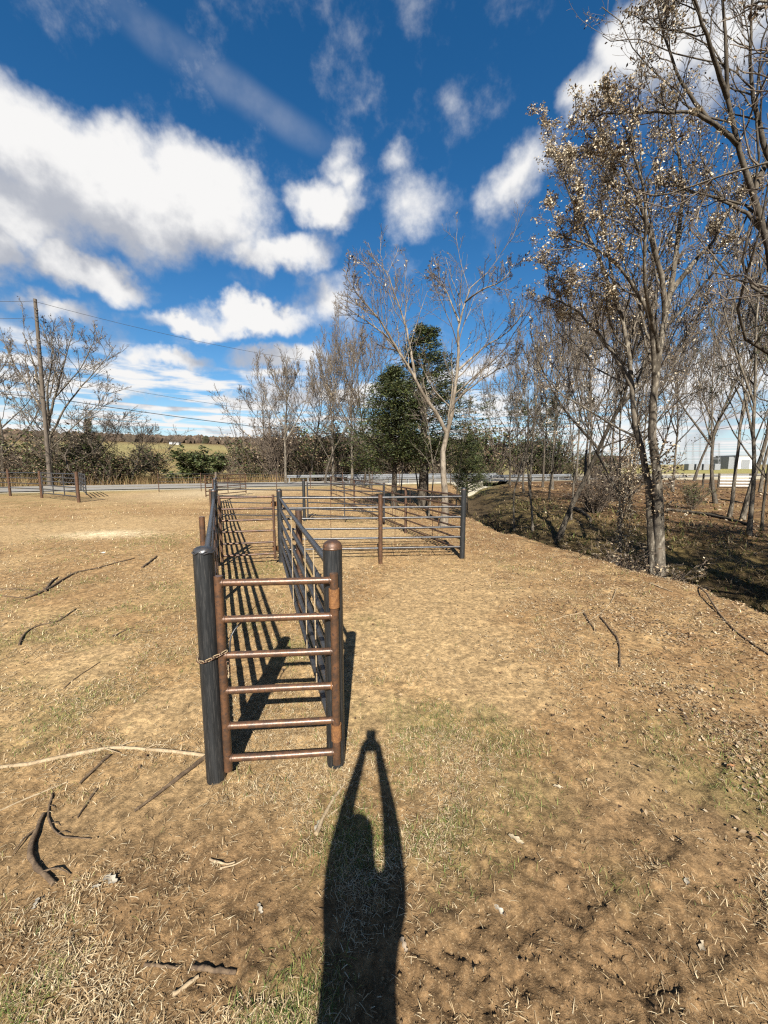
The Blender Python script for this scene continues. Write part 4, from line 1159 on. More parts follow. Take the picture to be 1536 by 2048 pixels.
# thickets that read as one mass
def thicket(name, specs, label, seed):
    rg = np.random.default_rng(seed)
    Vs, Fs, Ms, Cs, n = [], [], [], [], 0
    src = {'green': SH_G, 'brown': SH_B, 'brown_low': SH_B2, 'mixed': SH_M}
    flat = {k: (np.concatenate(m.V), m.F, m.M, np.concatenate(m.C)) for k, m in src.items()}
    Hs = {'green': 2.3, 'brown': 3.4, 'brown_low': 2.8, 'mixed': 2.7}
    for kind, x, Y, h in specs:
        V, F, M, C = flat[kind]
        # thin the copy: keep a share of leaves and twigs
        p = PX(x, 960, Y); z = zat(p[0], p[1]); s = h / Hs[kind]; a = rg.uniform(0, 6.28)
        c, sn = math.cos(a), math.sin(a); w = s * rg.uniform(.9, 1.4)
        W = np.stack([(V[:, 0] * c - V[:, 1] * sn) * w + p[0], (V[:, 0] * sn + V[:, 1] * c) * w + p[1], V[:, 2] * s + z - .05], 1)
        Vs.append(W)
        m2 = rg.random(len(F[1]) // 12) < .36                      # whole twigs are left out, never bits of them
        m3 = np.repeat(m2, 4) & (rg.random(len(m2) * 4) < .85)
        for j, (f, mm) in enumerate(zip(F, M)):
            fi = f + n
            keep = np.ones(len(f), bool)
            if j == 1: keep = np.repeat(m2, 12)
            if j == 2: keep = np.repeat(m3, 9)
            if j == 3: keep = np.tile(rg.random(len(f) // 2) < .55, 2)
            fi = fi[keep]; mm = mm[keep]
            ev = kind in ('green', 'mixed')
            Fs.append(fi); Ms.append(np.where(mm == 1, 2 if ev else 1, 0))
        Cs.append(C); n += len(V)
    me = mesh_np(name, np.concatenate(Vs), Fs, np.concatenate(Cs), True, np.concatenate(Ms))
    o = link_obj(name, me, [M_BRUSH, M_LEAF, M_GREEN])
    return tag(o, label, 'thicket', kind='stuff')
rg = np.random.default_rng(77)
sp = []
for x in np.linspace(-70, 222, 17): sp.append((['mixed', 'brown', 'mixed', 'brown_low'][int(rg.integers(4))], x + rg.uniform(-8, 8), rg.uniform(41, 47), rg.uniform(3.8, 6.2) * (1 if x < 150 else .75)))
for x in np.linspace(-60, 215, 8): sp.append((['brown_low', 'mixed'][int(rg.integers(2))], x + rg.uniform(-8, 8), rg.uniform(38.5, 41), rg.uniform(2.2, 3.8)))
thicket('thicket', sp, 'dark tangled thicket of brush across the road on the left', 1)
sp = []
for x in np.linspace(490, 770, 16): sp.append((['brown', 'brown', 'mixed', 'brown'][int(rg.integers(4))], x + rg.uniform(-8, 8), rg.uniform(47, 54), rg.uniform(5.0, 9.0)))
for x in np.linspace(500, 770, 12): sp.append((['brown_low', 'mixed', 'brown'][int(rg.integers(3))], x + rg.uniform(-8, 8), rg.uniform(45, 48), rg.uniform(2.2, 4.0)))
thicket('thicket', sp, 'brown bare thicket beyond the road behind the pens', 2)
sp = []
for x in np.linspace(780, 1230, 17): sp.append((['mixed', 'mixed', 'brown', 'green'][int(rg.integers(4))], x + rg.uniform(-10, 10), rg.uniform(54, 64), rg.uniform(5.5, 9.0) * (1 if x < 1130 else .6)))
for x in np.linspace(940, 1180, 6): sp.append((['mixed', 'brown_low'][int(rg.integers(2))], x + rg.uniform(-10, 10), rg.uniform(52, 55), rg.uniform(2.2, 3.6)))
thicket('thicket', sp, 'olive and brown thicket beyond the bridge on the right', 3)

# ------------------------------------------------------------------ grass, straw, leaves on the ground
def blades(pos, L, w, tilt, theta, cols, curl=.0):
    """two-segment blades; pos (N,3)"""
    n = len(pos)
    h = np.stack([np.cos(theta), np.sin(theta), np.zeros(n)], 1)
    s = np.stack([-np.sin(theta), np.cos(theta), np.zeros(n)], 1)
    up = np.array([0, 0, 1.0])
    m = pos + (h * np.cos(tilt)[:, None] + up * np.sin(tilt)[:, None]) * (L * .55)[:, None]
    t2 = tilt - curl
    e = m + (h * np.cos(t2)[:, None] + up * np.sin(t2)[:, None]) * (L * .45)[:, None]
    ww = (w * .5)[:, None]
    V = np.stack([pos - s * ww, pos + s * ww, m + s * ww * .8, m - s * ww * .8, e], 1).reshape(-1, 3)
    i = np.arange(n) * 5
    Q = np.stack([i, i + 1, i + 2, i + 3], 1); Tt = np.stack([i + 3, i + 2, i + 4], 1)
    return V, Q, Tt, np.repeat(cols, 5, 0)
STRAW = np.array([(.76, .60, .37), (.62, .47, .27), (.46, .33, .18), (.88, .75, .51), (.30, .205, .11)])
GRASS = np.array([(.13, .20, .04), (.18, .24, .055), (.25, .28, .075), (.09, .15, .03), (.32, .31, .11)])
def polar(n, r0, r1, rg, a=1.05, pw=0.0):
    u = rg.random(n)
    r = r0 * (r1 / r0) ** (u ** (1.0 / (1 + pw)))
    th = rg.uniform(-a, a, n)
    return np.sin(th) * r, np.cos(th) * r, r
def blade_field(name, label, n, r0, r1, seed, dens, Lr, wr, tiltr, pal, palw, cat, curl=.25, z=.003):
    rg = np.random.default_rng(seed)
    x, y, r = polar(n, r0, r1, rg)
    k = rg.random(n) < dens(x, y, r); x, y, r = x[k], y[k], r[k]; n = len(x)
    L = rg.uniform(*Lr, n) * (rg.random(n) * .6 + .6) * np.clip(.75 + r * .06, .8, 1.6); w = rg.uniform(*wr, n) * np.maximum(1, r / 2.6)
    tilt = rg.uniform(*tiltr, n); th = rg.uniform(0, 6.283, n)
    pos = np.stack([x, y, height(x, y) + z * rg.random(n)], 1)
    pw = np.array(palw, float); pw /= pw.sum()
    c = pal[rg.choice(len(pal), n, p=pw)] * rg.uniform(.75, 1.2, (n, 1))
    V, Q, Tt, C = blades(pos, L, w, tilt, th, c, curl)
    o = link_obj(name, mesh_np(name, V, [Q, Tt], C, False), M_STRAW)
    return tag(o, label, cat, kind='stuff')
def d_straw(x, y, r):
    n = fbm(x * 2.1, y * 2.1, 141, 4)
    d = ditch_d(x, y)
    s = road_s(x, y)
    return np.clip(.16 + .9 * sstep(.42, .66, n) - .6 * mud_mask(x, y), 0.05, 1) * (1 - .86 * bare_mask(x, y)) * (1 - sstep(-.1, .4, d)) * (s < -2)
blade_field('dry_straw', 'bleached dry straw trampled flat over the dirt', 330000, .75, 19, 61, d_straw, (.014, .060), (.0015, .0034), (.0, .42), STRAW, (3, 4, 4, 2, 4), 'straw', .3, .008)
blade_field('grass', 'short green and yellowing grass in patches among the straw', 260000, .75, 22, 62,
            lambda x, y, r: np.clip(green_mask(x, y) * 1.15 - .06, 0, 1) * (1 - .7 * bare_mask(x, y)) * (ditch_d(x, y) < .2) * (road_s(x, y) < -1.5), (.02, .06), (.0014, .0028), (.3, 1.35), np.vstack([GRASS, STRAW[:2]]), (3, 4, 4, 2, 4, 2, 2), 'grass', .5)
blade_field('bank_grass', 'yellow green grass and weeds on the far bank of the ditch', 60000, 5.5, 24, 63,
            lambda x, y, r: sstep(.5, 1.4, ditch_d(x, y)) * (1 - .85 * sstep(4.5, 8, ditch_d(x, y))) * sstep(.25, .5, fbm(x, y, 143, 3)), (.06, .2), (.003, .006), (.2, 1.2), np.vstack([GRASS * np.array([.8, .62, .7]), STRAW[1:3] * .5]), (2, 2, 2, 2, 3, 4, 5), 'grass', .5)
blade_field('grass_tufts', 'small clumps of dry tan grass standing up across the pens and yard', 150000, 1.6, 26, 65,
            lambda x, y, r: sstep(.56, .66, fbm(x * 5, y * 5, 147, 3)) * (.35 + .65 * sstep(.4, .6, fbm(x * .6, y * .6, 149, 3))) * (ditch_d(x, y) < -.1) * (road_s(x, y) < -1.5) * (1 - mud_mask(x, y)) * (1 - .95 * bare_mask(x, y)), (.025, .06), (.0016, .0030), (.35, 1.25), np.vstack([STRAW, GRASS[2:5]]), (3, 4, 4, 1, 4, 2, 1, 3), 'grass', .5)
# tall dry grass across the road
rg = np.random.default_rng(64)
n = 22000
x = rg.uniform(-46, 0, n); sd = rg.uniform(11.2, 24, n); p = np.stack([RP[0] + RU[0] * (x + 30) + RN[0] * sd, RP[1] + RU[1] * (x + 30) + RN[1] * sd], 1)
k = rg.random(n) < sstep(.3, .55, fbm(p[:, 0] * .3, p[:, 1] * .3, 145, 3)); p = p[k]; n = len(p)
V, Q, Tt, C = blades(np.stack([p[:, 0], p[:, 1], height(p[:, 0], p[:, 1])], 1), rg.uniform(.6, 1.8, n), rg.uniform(.02, .045, n), rg.uniform(.9, 1.5, n), rg.uniform(0, 6.28, n),
                     np.array([(.40, .27, .13), (.33, .22, .10), (.26, .17, .08), (.20, .17, .07)])[rg.integers(0, 4, n)], .4)
tag(link_obj('tall_grass', mesh_np('tall_grass', V, [Q, Tt], C), M_STRAW), 'tall tan dead grass standing across the road', 'grass', kind='stuff')

# leaf litter
def litter(name, label, n, r0, r1, seed, dens, size, pal, pw):
    rg = np.random.default_rng(seed)
    x, y, r = polar(n, r0, r1, rg); k = rg.random(n) < dens(x, y, r); x, y, r = x[k], y[k], r[k]; n = len(x)
    pos = np.stack([x, y, height(x, y) + .004 + .012 * rg.random(n)], 1)
    d = nrm(np.stack([rg.normal(size=n), rg.normal(size=n), rg.normal(size=n) * .25], 1)); nn = nrm(np.stack([rg.normal(size=n) * .35, rg.normal(size=n) * .35, np.ones(n)], 1))
    w = nrm(np.cross(nn, d)); s = (size * rg.uniform(.5, 1.4, n) * np.maximum(1, r / 9))[:, None]
    V = np.stack([pos, pos + d * s * .5 + w * s * .28 + nn * s * .1, pos + d * s + nn * s * .12, pos + d * s * .5 - w * s * .28 + nn * s * .1], 1).reshape(-1, 3)
    i = np.arange(n) * 4; F = np.concatenate([np.stack([i, i + 1, i + 2], 1), np.stack([i, i + 2, i + 3], 1)])
    o = link_obj(name, mesh_np(name, V, [F], pick(pal, pw, n, rg)), M_STRAW); return tag(o, label, 'leaf litter', kind='stuff')
LIT = np.array([(.56, .46, .32), (.46, .34, .21), (.30, .19, .10), (.18, .105, .055), (.08, .05, .03)])
litter('leaf_litter', 'pale and brown fallen leaves scattered along the ditch edge', 150000, 2.2, 16, 71,
       lambda x, y, r: np.clip(sstep(-4.2, -.8, ditch_d(x, y)) * (.25 + .9 * sstep(.45, .65, fbm(x * 1.7, y * 1.7, 151, 3))) + .004, 0, 1) * (1 - sstep(2.0, 4.5, ditch_d(x, y)) * .6), .027, LIT, (2.5, 4, 4, 3.5, 1.5))
litter('leaf_litter', 'brown leaf litter covering the field beyond the ditch', 45000, 7, 40, 72,
       lambda x, y, r: sstep(2.5, 5, ditch_d(x, y)) * (road_s(x, y) < -1) * .8, .05, LIT, (1.5, 3, 4, 4, 3))
# crumbs of soil in the trampled places
rg = np.random.default_rng(73)
x, y, r = polar(20000, .8, 6, rg); k = rg.random(20000) < (.25 + .5 * mud_mask(x, y)) * (ditch_d(x, y) < -.2); x, y = x[k], y[k]; n = len(x)
oct_ = np.array([(1, 0, 0), (-1, 0, 0), (0, 1, 0), (0, -1, 0), (0, 0, 1), (0, 0, -.6)])
of = np.array([(0, 2, 4), (2, 1, 4), (1, 3, 4), (3, 0, 4), (2, 0, 5), (1, 2, 5), (3, 1, 5), (0, 3, 5)])
s = rg.uniform(.002, .0065, n) * (rg.random(n) ** 3 + .5)
V = oct_[None] * rg.uniform(.6, 1.3, (n, 6, 1)) * s[:, None, None] + np.stack([x, y, height(x, y) + s * .2], 1)[:, None]
F = (of[None] + (np.arange(n) * 6)[:, None, None]).reshape(-1, 3)
C = np.repeat(np.array([(.24, .155, .075), (.15, .095, .05), (.36, .25, .13)])[rg.integers(0, 3, n)], 6, 0)
tag(link_obj('soil_crumbs', mesh_np('soil_crumbs', V.reshape(-1, 3), [F], C, True), M_STRAW), 'small crumbs of trampled soil on the dirt', 'soil', kind='stuff')

# ------------------------------------------------------------------ sticks and single leaves
def stick(pts, r, label, mat=None, r1=None, name='stick', n=None, branches=()):
    P = np.array([gz(x, y, r * .75) for x, y in pts])
    base = P[0].copy()
    Ps = smooth_path(P, n or max(6, len(P) * 3))
    for k in range(len(Ps)): Ps[k, 2] = max(Ps[k, 2], zat(Ps[k, 0], Ps[k, 1]) + r * .55)
    o = tube_obj(name, Ps, r, mat or M_STICK, None, 9, r1=r1 if r1 is not None else r * .55, jitter=.45)
    rs = np.random.default_rng(int(abs(pts[0][0]) * 7 + pts[0][1]))
    if len(pts) > 3:
        for _ in range(3):
            k = int(rs.integers(2, len(Ps) - 2)); dv = Ps[k + 1] - Ps[k]; dv[2] = 0; dv = dv / np.linalg.norm(dv); sd = np.array([-dv[1], dv[0], 0]) * rs.choice([-1, 1])
            q0 = Ps[k]; q1 = q0 + (dv * .7 + sd * .6) * r * 5 + [0, 0, r * .6]; q2 = q1 + (dv * .9 + sd * .3) * r * 6
            q2[2] = zat(q2[0], q2[1]) + r * .5
            tube_obj('twig', [q0, q1, q2], r * .42, mat or M_STICK, o, 6, n=5, r1=r * .15, jitter=.3, origin=o.location)
    for bp, br_ in branches:
        Q = smooth_path(np.array([gz(x, y, br_ * .8) for x, y in bp]), 8)
        tube_obj('twig', Q, br_, mat or M_STICK, o, 7, r1=br_ * .5, jitter=.25, origin=o.location)
    return tag(o, label, 'stick')
stick([(-60, 1546), (60, 1530), (200, 1501), (262, 1498), (410, 1513)], .0125, 'long pale branch lying left from the foot of the black latch post', M_STICKP, .009)
stick([(-40, 1640), (70, 1592), (134, 1566)], .0065, 'thin pale stick at the left edge below the long pale branch', M_STICKP)
stick([(88, 1630), (64, 1690), (66, 1728), (107, 1772)], .0125, 'thick dark crooked stick at lower left', M_STICK, .010)
stick([(106, 1588), (97, 1632), (120, 1672), (182, 1679)], .006, 'thin bent twig beside the thick crooked stick', M_STICK)
stick([(413, 1515), (345, 1567), (270, 1625)], .014, 'half buried brown stick sloping down from the latch post', M_STICK, .006)
stick([(220, 1512), (190, 1540), (160, 1569)], .011, 'short brown stick under the long pale branch', M_STICK)
stick([(193, 1580), (172, 1612), (155, 1637)], .007, 'short dark twig right of the thin bent twig', M_STICK)
stick([(290, 1931), (325, 1935), (362, 1938)], .007, 'short straight stick near the bottom, left one of a pair', M_STICK)
stick([(384, 1937), (430, 1944), (472, 1950)], .009, 'short straight stick near the bottom, right one of a pair', M_STICK, .008)
stick([(347, 1991), (372, 1974), (398, 1954)], .008, 'small split stick with a pale end near the bottom', M_STICKP)
stick([(420, 1720), (455, 1730), (470, 1726)], .006, 'small pale curved twig left of the shadow', M_STICKP, branches=[([(440, 1738), (470, 1730), (497, 1716)], .004)])
stick([(632, 1672), (660, 1610), (690, 1570)], .011, 'dry brown stem lying just left of the shadow', M_STICKP, branches=[([(655, 1635), (700, 1600)], .005)])
stick([(49, 1199), (90, 1183), (150, 1148), (200, 1136), (270, 1117)], .02, 'long dark branch with side twigs on the dirt at left', M_STICK, .01, branches=[([(-30, 1181), (40, 1179), (85, 1184)], .011), ([(-30, 1188), (10, 1193), (52, 1198)], .011), ([(90, 1184), (103, 1165), (118, 1155)], .02)])
stick([(38, 1291), (50, 1268), (75, 1253), (116, 1243), (153, 1218)], .011, 'wavy dark branch below the long branched one at left', M_STICK, .008)
stick([(284, 1137), (300, 1125), (313, 1114)], .02, 'short thick dark stick left of the alley', M_STICK, .016)
stick([(226, 1274), (245, 1264), (268, 1256)], .009, 'small dark twig in the grass left of the alley', M_STICK)
stick([(128, 1378), (155, 1355), (200, 1325)], .006, 'thin dark stem in the grass at left', M_STICK)
stick([(1200, 1235), (1222, 1262), (1237, 1285), (1240, 1336)], .011, 'curved dark twig on the leafy dirt right of the pens', M_STICK, .007)
stick([(1168, 1228), (1180, 1248), (1192, 1264)], .012, 'short dark twig left of the curved one on the leafy dirt', M_STICK)
stick([(1102, 1243), (1140, 1231), (1165, 1226)], .008, 'thin pale twig among the fallen leaves', M_STICKP)
stick([(1232, 1180), (1222, 1205), (1195, 1232), (1150, 1256)], .006, 'thin pale arched twig among the fallen leaves', M_STICKP)
stick([(1384, 1152), (1400, 1180), (1440, 1232), (1490, 1280), (1560, 1325)], .012, 'long curved vine running along the ditch edge at right', M_STICK, .009)
stick([(1300, 1168), (1320, 1175), (1345, 1185)], .012, 'short pale branch at the foot of the double trunked tree', M_STICKP)
stick([(1030, 1052), (1060, 1066), (1085, 1074)], .02, 'weathered branch lying along the ditch edge beside the saplings', M_STICKP, .012)
def log(pts, r, label):
    P = []
    for x, y in pts:
        p = gz(x, y); p[2] += r * .7; P.append(p)
    tag(tube_obj('fallen_log', P, r, M_BARKD, None, 9, n=10, r1=r * .6, jitter=.25), label, 'log')
log([(1335, 1022), (1390, 1028), (1440, 1037), (1500, 1052)], .07, 'long thin fallen log in the field right of the double trunked tree')
log([(1150, 1018), (1170, 1030), (1182, 1045)], .08, 'short dark fallen log behind the crooked tree')
log([(1440, 1000), (1470, 1004), (1500, 1012)], .05, 'fallen branch beside the bent tree with the scraped foot')

def big_leaf(x, y, size, col, label, rot, name='fallen_leaf', cat='leaf'):
    p = gz(x, y, .006)
    u = np.linspace(-1, 1, 11)
    out = [(.0, -1.0)] + [(.28 + .16 * math.sin(k * 2.1 + rot), -1 + k * .25) for k in range(1, 8)] + [(.0, 1.0)]
    V = []
    for (w, l) in out: V += [[-w, l, .16 + .1 * math.sin(l * 3)], [0, l, .04 + .05 * math.sin(l * 2.2)], [w, l, .2 + .09 * math.cos(l * 4)]]
    V = np.array(V) * size * .5
    n = len(out); F = []
    for k in range(n - 1): F += [[k * 3, k * 3 + 1, k * 3 + 4, k * 3 + 3], [k * 3 + 1, k * 3 + 2, k * 3 + 5, k * 3 + 4]]
    o = link_obj(name, mesh_np(name, V, [np.array(F)], np.broadcast_to(np.array(col), (len(V), 3)), True), M_LEAF)
    o.location = tuple(p); o.rotation_euler = (rng.uniform(-.15, .15), rng.uniform(-.15, .15), rot)
    return tag(o, label, cat)
W_ = (.50, .45, .36)
big_leaf(222, 1762, .085, W_, 'torn white scrap of bark beside the thick crooked stick', 1.2, 'bark_scrap', 'bark')
big_leaf(192, 1776, .04, W_, 'smaller white scrap of bark left of the torn one', 2.0, 'bark_scrap', 'bark')
big_leaf(72, 1810, .045, W_, 'pale curled leaf at lower left below the thick crooked stick', .3)
big_leaf(1000, 1824, .055, W_, 'pale leaf on dark trampled soil right of the shadow', .9)
big_leaf(1372, 1762, .06, W_, 'pale leaf at the far right on trampled soil', 2.6)
big_leaf(1032, 1682, .08, (.52, .43, .29), 'cream coloured dry leaf right of the shadow', 1.1)
big_leaf(1462, 1534, .06, (.45, .22, .10), 'orange brown leaf in the green grass at right', 1.7)
big_leaf(1116, 1576, .06, (.55, .46, .32), 'tan leaf lying on short grass right of the shadow', 1.4)
big_leaf(636, 1655, .08, W_, 'whitish dry leaf left of the shadow edge', 2.9)
big_leaf(808, 1892, .05, (.45, .36, .26), 'tan leaf at the right edge of the shadow', .4)
big_leaf(520, 1820, .045, W_, 'small pale leaf midway between the sticks and the shadow', .7)
big_leaf(1405, 1895, .06, (.5, .42, .3), 'tan leaf near the lower right corner', 2.2)
big_leaf(205, 1107, .16, (.7, .67, .6), 'white scrap on the dirt near the pale hay patch', 1.5, 'bark_scrap', 'bark')

# ------------------------------------------------------------------ utility pole and wires
pb = PX(100, 965, 34.0); pb[2] = zat(pb[0], pb[1]) - .3
pt = PX(70, 598, 34.0)
up_ = thing('utility_pole', pb, 'leaning grey wooden utility pole rising through the spreading tree', 'utility pole')
tube_obj('pole', [pb, (pb + pt) / 2, pt], .17, M_POLE, up_, 14, r1=.12)
axis = nrm(pt - pb); Lp = np.linalg.norm(pt - pb)
def on_pole(t, dx=0, dy=-.25): p = pb + (pt - pb) * t; return p + np.array([dx, dy, 0])
for t_ in (.955, .80):
    a = on_pole(t_, .05, -.2); tube_obj('bracket', [a, a + np.array([.35, -.1, -.28])], .06, M_POLE, up_, 8)
for t_ in (.945, .925, .905, .885, .775, .75, .725, .70):
    a = on_pole(t_, .28, -.25)
    o = link_obj('insulator', lathe_mesh('insulator', [(.02, -.1), (.11, -.06), (.05, -.02), (.12, .02), (.05, .06), (.02, .1)], 10), M_WIRE, up_)
    o.location = Vector(a) - Vector(up_.location)
def wire(a, b, sag, r, label):
    t_ = np.linspace(0, 1, 24)[:, None]; P = a * (1 - t_) + b * t_; P[:, 2] -= (sag * 4 * t_ * (1 - t_))[:, 0]
    tag(tube_obj('overhead_wire', P, r, M_WIRE, None, 5), label, 'wire')
def both(x0, y0, Y0, x1, y1, Y1, sag, r, label): wire(PX(x0, y0, Y0), PX(x1, y1, Y1), sag, r, label)
wire(on_pole(.985, 0, -.2), PX(900, 742, 62), 1.6, .016, 'thin topmost wire running right from the pole top')
wire(on_pole(.985, 0, -.2), PX(-300, 560, 30), .5, .016, 'thin topmost wire running left from the pole top')
wire(on_pole(.50, 0, -.3), PX(1000, 880, 62), 1.2, .032, 'thick lower cable sagging right from the pole')
wire(on_pole(.50, 0, -.3), PX(-300, 735, 30), .4, .032, 'thick lower cable leaving the pole to the left')
wire(on_pole(.62, 0, -.3), PX(1000, 850, 62), 1.5, .015, 'thin wire just above the thick lower cable, right of the pole')
wire(on_pole(.90, 0, -.3), PX(-300, 600, 30), .5, .015, 'second thin wire leaving the pole to the left below the topmost')

# far transmission pole seen over the thicket
p = PX(980, 930, 120); p[2] = zat(p[0], p[1])
tp = thing('transmission_pole', p, 'slim grey far transmission pole right of the forked tree', 'utility pole')
tube_obj('pole', [p, PX(980, 765, 120)], .28, M_GALV, tp, 8, r1=.16)
for yy, w in ((792, 3.4), (806, 2.8)):
    c = PX(980, yy, 120); tube_obj('crossarm', [c + [-w / 2, 0, 0], c + [w / 2, 0, 0]], .12, M_GALV, tp, 6)

# ------------------------------------------------------------------ far right: substation, white shed, board fence
YS = 125
sb = PX(1400, 941, YS); sb[2] = zat(sb[0], sb[1])
ss = thing('substation', sb, 'pale lattice steel electrical substation far behind the trees on the right', 'substation')
xs = [1372, 1386, 1400, 1412, 1424, 1438]
for i, xx in enumerate(xs):
    for dY in (0, 9):
        a = PX(xx, 942, YS + dY); a[2] = sb[2]; top = PX(xx, 868 if i % 2 == 0 else 886, YS + dY)
        for ox in (-.35, .35):
            tube_obj('mast', [a + [ox, 0, 0], top + [ox * .6, 0, 0]], .055, M_GALV, ss, 5)
        for k in range(6):
            f0, f1 = k / 6, (k + 1) / 6; p0 = a * (1 - f0) + top * f0; p1 = a * (1 - f1) + top * f1
            tube_obj('lattice_bar', [p0 + [-.35, 0, 0], p1 + [.35, 0, 0]], .03, M_GALV, ss, 4)
for yy in (888, 902, 918):
    tube_obj('beam', [PX(1370, yy, YS), PX(1440, yy, YS)], .08, M_GALV, ss, 6)
for i, xx in enumerate((1378, 1393, 1408, 1430)):
    c = PX(xx, 936, YS - 2); c[2] = sb[2]
    o = link_obj('transformer', box_mesh('transformer', (-.9, -1, 0), (.9, 1, 2.0), .1), M_GALV, ss); o.location = Vector(c) - Vector(ss.location)
wb = PX(1477, 938, 150); wb[2] = zat(wb[0], wb[1])
sh = thing('white_shed', wb, 'plain white metal shed in the far yard at right', 'shed')
link_obj('wall', box_mesh('wall', (-4.2, -3, 0), (3.6, 6, 4.9)), M_WHITE, sh)
link_obj('door', box_mesh('door', (-2.0, -3.08, 0), (1.2, -3.003, 3.6)), M_GALV, sh)
link_obj('roof', box_mesh('roof', (-4.5, -3.3, 4.903), (3.9, 6.3, 5.15)), M_GALV, sh)
link_obj('side_wall', box_mesh('side_wall', (-6.3, -2.5, 0), (-4.203, 5, 4.6)), M_GALV, sh)
hb_ = PX(1210, 932, 210); hb_[2] = zat(hb_[0], hb_[1])
hs_ = thing('farm_building', hb_, 'low dark roofed farm building far beyond the road on the right', 'building')
link_obj('wall', box_mesh('wall', (-11, -4, 0), (11, 6, 3.0)), M_CONC, hs_)
bm = bmesh.new()
vs = [bm.verts.new(v) for v in ((-11.6, -4.6, 3.0), (11.6, -4.6, 3.0), (11.6, 6.6, 3.0), (-11.6, 6.6, 3.0), (-11, 1, 6.2), (11, 1, 6.2))]
for f in ((0, 1, 5, 4), (2, 3, 4, 5), (0, 4, 3), (1, 2, 5), (3, 2, 1, 0)): bm.faces.new([vs[i] for i in f])
me = bpy.data.meshes.new('roof'); bm.to_mesh(me); bm.free(); link_obj('roof', me, M_RUST_DARK, hs_)
for k in range(5): link_obj('window', box_mesh('window', (-8.5 + k * 4, -4.06, 1.0), (-6.8 + k * 4, -4.003, 2.2)), M_DARKIN, hs_)
# board fence
f0 = gz(1405, 976)
bf = thing('board_fence', f0, 'dark post fence with a panel of pale boards in the right field', 'fence')
fx = []
for xx, yy in ((1405, 976), (1436, 976), (1498, 976), (1522, 976), (1560, 975)):
    p = gz(xx, yy); fx.append(p)
    tube_obj('post', [p - [0, 0, .1], p + [0, 0, 1.15]], .07, M_BARKD, bf, 8)
for k, h in enumerate((.18, .42, .66, .9)):
    a, b2 = fx[1] + [0, -.1, h], fx[2] + [0, -.1, h]
    m = link_obj('board', box_mesh('board', (0, -.02, -.07), (float(np.linalg.norm(b2 - a)), .02, .07)), M_BOARD, bf)
    m.location = Vector(a) - Vector(bf.location); m.rotation_euler = (0, 0, math.atan2(b2[1] - a[1], b2[0] - a[0]))
for h in (.35, .7, 1.0):
    tube_obj('rail', [fx[0] + [0, 0, h], fx[1] + [0, 0, h]], .025, M_BARKD, bf, 6); tube_obj('rail', [fx[2] + [0, 0, h], fx[3] + [0, 0, h], fx[4] + [0, 0, h]], .025, M_BARKD, bf, 6)

# ------------------------------------------------------------------ far hills
rg = np.random.default_rng(91)
n = 4800
az_ = rg.uniform(-1.1, .35, n); rr_ = 400 + 420 * rg.random(n) ** .8
x = np.sin(az_) * rr_; y = np.cos(az_) * rr_; zz = height(x, y)
s = rg.uniform(2.4, 4.6, n)
ico = np.array([(0, 0, 1), (.89, 0, .45), (.28, .85, .45), (-.72, .53, .45), (-.72, -.53, .45), (.28, -.85, .45), (.72, .53, -.45), (-.28, .85, -.45), (-.89, 0, -.45), (-.28, -.85, -.45), (.72, -.53, -.45), (0, 0, -1)])
icf = np.array([(0, 1, 2), (0, 2, 3), (0, 3, 4), (0, 4, 5), (0, 5, 1), (1, 6, 2), (2, 7, 3), (3, 8, 4), (4, 9, 5), (5, 10, 1), (2, 6, 7), (3, 7, 8), (4, 8, 9), (5, 9, 10), (1, 10, 6), (6, 11, 7), (7, 11, 8), (8, 11, 9), (9, 11, 10), (10, 11, 6)])
V = ico[None] * rg.uniform(.55, 1.4, (n, 12, 1)) * s[:, None, None] + np.stack([x, y, zz + s * .5], 1)[:, None]
F = (icf[None] + (np.arange(n) * 12)[:, None, None]).reshape(-1, 3)
C = np.repeat(np.array([(.115, .085, .062), (.145, .11, .08), (.09, .072, .052), (.07, .068, .04)])[rg.choice(4, n, p=[.35, .3, .25, .1])], 12, 0)
tag(link_obj('hillside_woods', mesh_np('hillside_woods', V.reshape(-1, 3), [F], C, False), mat_attr('far_woods', .95, .05, 0, .3, .4)), 'brown leafless woods along the far hills', 'woods', kind='stuff')
wt = PX(333, 889, 900); wt[2] = zat(wt[0], wt[1])
tw = thing('water_tower', wt, 'tiny white water tower on the far horizon at left', 'tower')
hgt = PX(333, 877, 900)[2] - wt[2]
link_obj('shaft', lathe_mesh('shaft', [(3.2, 0), (2.0, hgt * .3), (1.9, hgt * .6)], 12), M_WHITE, tw)
link_obj('tank', lathe_mesh('tank', [(1.9, hgt * .6), (4.5, hgt * .75), (5.2, hgt * .88), (3.5, hgt * .98), (.01, hgt)], 14), M_WHITE, tw)
for k, xx in enumerate((345, 352, 358)):
    p = PX(xx, 903, 330); p[2] = zat(p[0], p[1])
    o = thing('farmhouse', p, ['leftmost of three tiny white houses at the foot of the far hill', 'middle of three tiny white houses at the foot of the far hill', 'rightmost of three tiny white houses at the foot of the far hill'][k], 'house', 'far white houses')
    link_obj('wall', box_mesh('wall', (-1.2, -2, 0), (1.2, 2, 1.5)), M_WHITE, o)
    link_obj('roof', box_mesh('roof', (-1.4, -2.3, 1.503), (1.4, 2.3, 2.0), .4), M_GALV, o)

